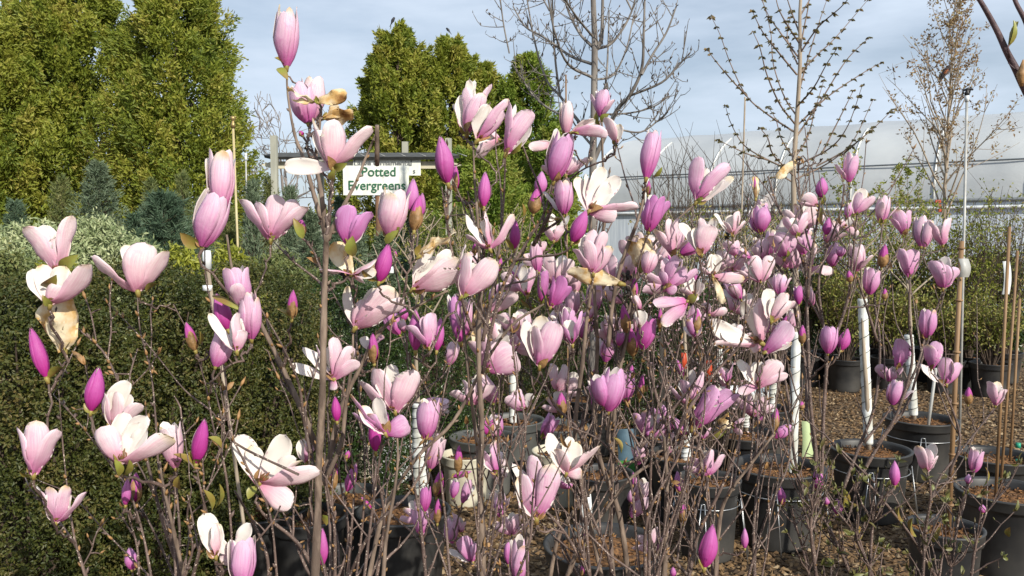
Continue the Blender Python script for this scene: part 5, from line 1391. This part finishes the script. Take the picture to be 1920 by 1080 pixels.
bid = 0
def emit(s, f, fi):
    global bid; bid += 1
    r0 = np.random.default_rng(1000 + bid); k = f['k']; Yb = s.Y + float(np.clip(r0.normal() * .05 * s.Y, -.11, .11)) + ({'M2': .55, 'M3': .45, 'M4': .22}.get(s.key, .15) if f.get('back') else 0)
    big_ = (math.dist(f['b'], f['t']) if 't' in f else max(math.dist(f['b'], p[:2]) for p in f['pet']))
    if big_ > 62 and not f.get('back'): Yb = s.Y - (.13 if s.key in ('M3', 'M4', 'M5') else .06) + .03 * r0.normal()
    B = P(*f['b'], Yb); kp = Yb / F; toc = nrm(np.array([0, 0, CAMZ]) - B)
    name = {'B': 'flower_bud', 'K': 'flower_bud', 'G': 'blossom', 'H': 'blossom', 'W': 'wilted_blossom'}[k]
    wil = .0
    if k in 'BGK':
        tilt = r0.normal() * .12; T = P(*f['t'], Yb) ; Ln = np.linalg.norm(T - B); T = T - toc * Ln * tilt * (1 if k != 'G' else .6); ax_ = nrm(T - B)
    else:
        tips = [P(px, py, Yb) for px, py, w, sg in f['pet']]; m_ = np.mean([nrm(t - B) for t in tips], 0); ax_ = nrm(m_ + toc * .08); Ln = max(np.linalg.norm(t - B) for t in tips)
    pets = []
    tone = f['tone']
    if k == 'B':
        R = f['w'] * kp / 2
        for i in range(4): pets.append((wrap_petal(B, T, i * pi / 2 + r0.random() * .3 + .3, R * (1 + .02 * (i % 2)), R * .04, 1.15, pk=.42, seed=bid * 9 + i, spir=.35, lenf=1 - .03 * (i % 2)), tone, 0))
    elif k == 'K':
        R = f['w'] * kp / 2
        for i in range(3): pets.append((wrap_petal(B + ax_ * Ln * .08, T, i * 2.1, R * .86, R * .05, 1.4, pk=.4, seed=bid * 9 + i), .95, 0))
    elif k == 'G':
        R = f['w'] * kp / 2; op = .62 + .42 * r0.random() * (1 - tone * .35)
        a0 = r0.random() * 6
        for i in range(3): pets.append((wrap_petal(B, T, a0 + i * 2.094 + .9, R * .84, R * op * .8, .92, pk=.5, seed=bid * 9 + i + 5, spir=.3, lenf=.96 + .07 * r0.random(), rb0=.25, pkw=.48), tone, 0))
        if tone < .62 and big_ < 80 and r0.random() < .6:
            for i in range(1 + int(r0.random() < .35)):
                a = r0.random() * 6.28; u = nrm(np.cross(ax_, toc)); d = nrm(ax_ + (u * cos(a) + toc * sin(a)) * (.45 + .7 * r0.random())); oo = nrm(u * cos(a) + toc * sin(a))
                pets.append((flat_petal(B, B + d * Ln * (.8 + .2 * r0.random()), R * 1.25, oo, bulge=.07, curl=.06 * r0.normal(), cup=.7, twist=.2 * r0.normal(), seed=bid * 9 + 70 + i), tone * .7, 0))
        for i in range(3): pets.append((wrap_petal(B, T, a0 + i * 2.094, R * (.95 + .06 * r0.random()), R * op, .84, pk=.55, seed=bid * 9 + i, spir=.2 + .3 * r0.random(), lenf=.86 + .17 * r0.random(), flare=.35 * r0.random(), rb0=.28, pkw=.46), tone, 0))
    else:
        for i, (px, py, w, sg) in enumerate(f['pet']):
            T = P(px, py, Yb); d = T - B; Lp = np.linalg.norm(d); sgn = 1 if sg >= 0 else -1; sa = max(abs(sg), .45); T = T + toc * Lp * sg * .22
            d = nrm(T - B); lat = d - ax_ * d.dot(ax_); ln_ = np.linalg.norm(lat); lat = lat / (ln_ + 1e-6) if ln_ > .08 else np.zeros(3)
            ow = lat * sqrt(max(0, 1 - sa * sa)) * .8 + toc * sgn * sa
            pets.append((flat_petal(B, T, w * kp * 1.16, ow, bulge=.05 + .06 * r0.random(), curl=.07 * r0.normal(), cup=.55 + .4 * r0.random() if k == 'H' else 1.0, twist=r0.normal() * (.22 if k == 'H' else .7), seed=bid * 9 + i, crump=1 if k == 'H' else 3.2), tone, 1 if k == 'W' else 0))
        if k == 'H' and Ln > .05:       # short inner petals closing the cup
            for i in range(1 if len(pets) > 4 else 2):
                a = r0.random() * 6.28; u = nrm(np.cross(ax_, toc)); d = nrm(ax_ + u * cos(a) * .3 - toc * abs(sin(a)) * .25); w_ = Ln * .36
                pets.append((flat_petal(B, B + d * Ln * .72, w_, -toc + u * cos(a), seed=bid * 9 + 50 + i), tone, 0))
    tw_ = np.tile(np.repeat(1 - (1 - np.linspace(0, 1, NU)) ** 1.35, NV), 2)
    pets = [(G, tn, (wl if wl or tn > .6 or r0.random() > .3 else np.clip((tw_ - .80 - .12 * r0.random()) * 6, 0, 1))) for G, tn, wl in pets]
    detailed = (Ln / kp) > 56
    # receptacle
    mb = MB(); rr = max(.0028, Ln * .045); st = B - ax_ * Ln * .10
    tube(mb, [st, B - ax_ * Ln * .05, B, B + ax_ * Ln * .05], [rr * .75, rr * .9, rr * 1.25, rr * .8], 7)
    def setp(o): return o
    if detailed:
        ro = mkobj(name, mb, RECEP, s.root, origin=B)
        for G, tn, wl in pets:
            pm = MB(); uv = petal_mesh(pm, *G[:5], .0007, G[5]); mkobj('petal', pm, [PET_O, PET_I], ro, extra={'tone': tn, 'wilt': wl}, uv=uv)
    else:
        pm = MB(); U = []; TN = []; WL = []
        for G, tn, wl in pets:
            u = petal_mesh(pm, *G[:5], .0006, G[5]); U.append(u); TN += [tn] * len(u); WL += list(np.broadcast_to(wl, (len(u),)))
        n0 = pm.n; V_ = np.concatenate(mb.V); pm.add(V_, mb.Fc, 2); U.append(np.zeros((len(V_), 2))); TN += [0] * len(V_); WL += [0] * len(V_)
        ro = mkobj(name, pm, [PET_O, PET_I, RECEP], s.root, origin=B, extra={'tone': TN, 'wilt': WL}, uv=np.concatenate(U))
    # bud scales
    if k == 'K':
        for i in range(2):
            G = wrap_petal(B, B + ax_ * Ln * .82, i * 3.14 + .4 + r0.random(), f['w'] * kp / 2 * 1.0, f['w'] * kp * .18, 1.45, pk=.38, seed=bid + i); pm = MB(); uv = petal_mesh(pm, *G[:5], .0006, G[5]); mkobj('bud_scale', pm, [SCALE_, SCALE_], ro)
    elif r0.random() < .8:
        for i in range(1 if r0.random() < .5 else 2):
            a = r0.random() * 6.28; u = nrm(np.cross(ax_, [.3, 1, 0])); v = np.cross(ax_, u); o_ = u * cos(a) + v * sin(a); L2 = Ln * (.16 + .16 * r0.random())
            lm = MB(); leafmesh(lm, B - ax_ * Ln * .03, B + ax_ * L2 * .7 + o_ * L2 * .7, L2 * .55, bid + i); mkobj('bud_scale', lm, SCALE_ if r0.random() < .6 else YLEAF, ro)
    if k == 'H' and Ln > .045:
        pm = MB(); tube(pm, [B, B + ax_ * Ln * .12, B + ax_ * Ln * .26], [rr * .9, rr * .8, rr * .15], 7)
        for i in range(16):
            a = i * 2.4; u = nrm(np.cross(ax_, [.3, 1, 0])); v = np.cross(ax_, u); o_ = u * cos(a) + v * sin(a); b1_ = B + ax_ * Ln * .05; tube(pm, [b1_ + o_ * rr * .6, b1_ + o_ * rr * 1.5 + ax_ * Ln * .06, b1_ + o_ * rr * 1.2 + ax_ * Ln * .13], [.0010, .0010, .0004], 4)
        mkobj('pistil', pm, PISTIL, ro)
    for (x0_, y0_, x1_, y1_, w) in f['L']:
        lm = MB(); leafmesh(lm, P(x0_, y0_, Yb), P(x1_, y1_, Yb - .012), w * kp * 1.1, bid + 7); mkobj('leaf', lm, YLEAF, ro)
    return B, ax_, Ln, st
# more blossoms and buds deeper inside the crowded crowns
rq = np.random.default_rng(2024)
def more(key, n, x0_, x1_, y0_, y1_, lo, hi, kinds='GGGHHBK'):
    for _ in range(n):
        x = rq.uniform(x0_, x1_); y = rq.uniform(y0_, y1_); l_ = rq.uniform(lo, hi); a = rq.normal() * .55; k = kinds[int(rq.integers(len(kinds)))]; tn = float(rq.choice([.15, .25, .35, .5, .65]))
        if k == 'B': l_ *= .75; tn = .85
        if k == 'K': l_ *= .7
        dx, dy = sin(a), -cos(a)
        if k == 'H':
            pt = [(x + l_ * sin(a + o_), y - l_ * cos(a + o_), l_ * .42, sg) for o_, sg in ((-.8, .3), (-.3, .7), (.25, -.4), (.55, .8), (1.1, .3))]
            SH[key].flowers.append(dict(k='H', b=(x, y), tone=tn * .8, pet=pt, L=[], back=1))
        else: SH[key].flowers.append(dict(k=k, b=(x, y), t=(x + l_ * dx, y + l_ * dy), w=l_ * {'G': .58, 'B': .30, 'K': .28}[k], tone=tn, L=[], back=1))
more('M3', 10, 830, 1050, 480, 760, 50, 66); more('M4', 26, 1010, 1330, 470, 760, 44, 60); more('M4', 12, 1000, 1300, 760, 1040, 34, 52, 'GGBKKH'); more('M5', 10, 1250, 1480, 640, 900, 36, 52); more('M6', 20, 1370, 1580, 420, 640, 38, 50); more('M3', 8, 780, 1000, 780, 1060, 36, 52, 'GBKKH'); more('M2', 6, 640, 860, 600, 1000, 40, 60, 'GBKK')
for key, s in SH.items():
    em = [emit(s, f, i) for i, f in enumerate(s.flowers)]
    em.sort(key=lambda e: e[0][2])
    for B, a, Ln, st in em: connect(s, st, a)

# blackened flower remains seen among the blossoms
def remains(key, px, py, wpx, label=None):
    s = SH[key]; Yb = s.Y - .04; c0 = P(px, py, Yb); mb = MB(); r0 = np.random.default_rng(int(px)); R = wpx / 2 * Yb / F
    for i in range(6):
        d = r0.normal(size=3); d = nrm(d); tube(mb, [c0, c0 + d * R * .6 + r0.normal(size=3) * R * .2, c0 + d * R * 1.1], [R * .35, R * .28, R * .05], 6)
    mkobj('blackened_remains', mb, BLACKENED, s.root); connect(s, c0, np.array([0, 0, 1.]))
for a in (('M4', 1176, 520, 26), ('M4', 1178, 545, 24), ('M4', 1298, 563, 22), ('M4', 1364, 443, 18), ('M2', 645, 512, 24), ('M3', 1078, 258, 12), ('M2', 575, 275, 14), ('M3', 865, 250, 16), ('M5', 1448, 602, 18), ('M5', 1368, 785, 20), ('M6', 1498, 298, 12), ('M3', 1155, 270, 10), ('M6', 1540, 300, 8)): remains(*a)

# wild twigs with leaf buds filling each shrub
def fill(key, n, x0_, x1_, y0_, y1_, tall=(60, 260), bl=.6):
    s = SH[key]; N3 = [nn for nn in s.nodes]; r0 = s.r; lb = MB(); lines = [l for l in s.lines]
    for _ in range(n):
        q, rr = lines[int(r0.integers(len(lines)))]; px = [topx(p) for p in q[::3]]
        ok = [i * 3 for i, p in enumerate(px) if x0_ - 60 < p[0] < x1_ + 60 and y0_ < p[1] < y1_ + 200]
        if not ok: continue
        j = ok[int(r0.integers(len(ok)))]; j = min(j, len(q) - 1); p0 = q[j]; L0 = r0.uniform(*tall) * s.Y / F
        d = nrm(np.array([r0.normal() * .55, .22 + abs(r0.normal()) * .4 if y0_ < 900 else r0.normal() * .4, 1.0])); pts = [p0]
        for i in range(6): d = nrm(d + r0.normal(size=3) * .10 + np.array([0, 0, .10])); pts.append(pts[-1] + d * L0 / 6)
        rb = min(rr[j] * .7, .0032); tube(s.tw, pts, np.linspace(rb, .0013, 7), 5, cap=False)
        for i in range(2, 7):
            if r0.random() < .55:
                a = nrm(r0.normal(size=3) + np.array([0, 0, .5])); l_ = .006 + .03 * r0.random() ** 2; e = pts[i] + a * l_; tube(s.tw, [pts[i], (pts[i] + e) / 2 + [0, 0, .001], e], [.0015, .0013, .0008], 4, cap=False)
                if r0.random() < .6:
                    a2 = nrm(a + np.array([0, 0, .7])); tube(lb, [e, e + a2 * .004, e + a2 * .010], [.0009, .0019, .0003], 5)
        e = pts[-1]
        if r0.random() < bl:
            tube(lb, [e, e + d * .007, e + d * .018], [.0013, .0030, .0004], 6)
            for _k in range(int(r0.integers(0, 4) if key == 'M8' else r0.random() < .3)):
                a = nrm(r0.normal(size=3) + d * .9); leafmesh(lb, e, e + a * (.016 + .018 * r0.random()), .009, int(r0.integers(999)))
        s.nodes.append((pts[3], .002))
    if lb.V: mkobj('leaf_buds', lb, DLEAF if key in ('M8',) else SCALE_, s.root)['kind'] = 'stuff'
fill('M1', 26, 0, 520, 640, 1080, (60, 180)); fill('M2', 40, 480, 860, 600, 1080, (60, 190)); fill('M3', 50, 700, 1060, 420, 1080); fill('M4', 140, 1000, 1400, 400, 1080)
fill('M5', 50, 1200, 1520, 560, 1080); fill('M6', 40, 1380, 1650, 420, 900); fill('M7', 14, 1560, 1880, 450, 800); fill('M8', 190, 1450, 1900, 950, 1120, (40, 130), .95)
for s in SH.values(): mkobj('twigs', s.tw, TWIG, s.root)['kind'] = 'stuff'

# near branch reaching in at the top right
Y = 1.0
root = empty('overhanging_branch', tuple(P(1960, 240, Y)), 'dark bare branch with swelling buds reaching in at the top right corner', 'branch')
mb = MB()
lst = [(1815, -30), (1840, 5), (1868, 55), (1888, 98), (1905, 130), (1925, 172), (1990, 300), (2080, 480)]
tube(mb, smoothpath([P(x, y, Y + .002 * i) for i, (x, y) in enumerate(lst)]), np.linspace(.0023, .006, 36), 8)
tube(mb, smoothpath([P(x, y, Y) for x, y in [(1888, -40), (1905, 5), (1925, 45), (1950, 120), (1990, 300)]]), np.linspace(.002, .004, 21), 7)
tube(mb, [P(1893, 108, Y), P(1889, 90, Y - .003), P(1892, 84, Y - .004)], [.0017, .0014, .0012], 6); tube(mb, [P(1910, 135, Y), P(1890, 118, Y)], [.001, .0004], 5)
mkobj('stem', mb, plain('dark_purple_bark', (.12, .07, .075), .6, (.05, .03, .035), 60, .4), root)
lm = MB(); tube(lm, [P(1892, 85, Y), P(1899, 62, Y), P(1905, 40, Y)], [.0012, .0034, .0006], 7)
leafmesh(lm, P(1892, 86, Y), P(1901, 38, Y - .004), .007, 3); leafmesh(lm, P(1898, 70, Y), P(1909, 40, Y - .002), .005, 4); mkobj('leaf_bud', lm, YLEAF, root)
lm = MB(); tube(lm, [P(1915, 162, Y - .004), P(1914, 140, Y - .006), P(1919, 112, Y - .006)], [.002, .005, .001], 7); mkobj('leaf_bud', lm, SCALE_, root)
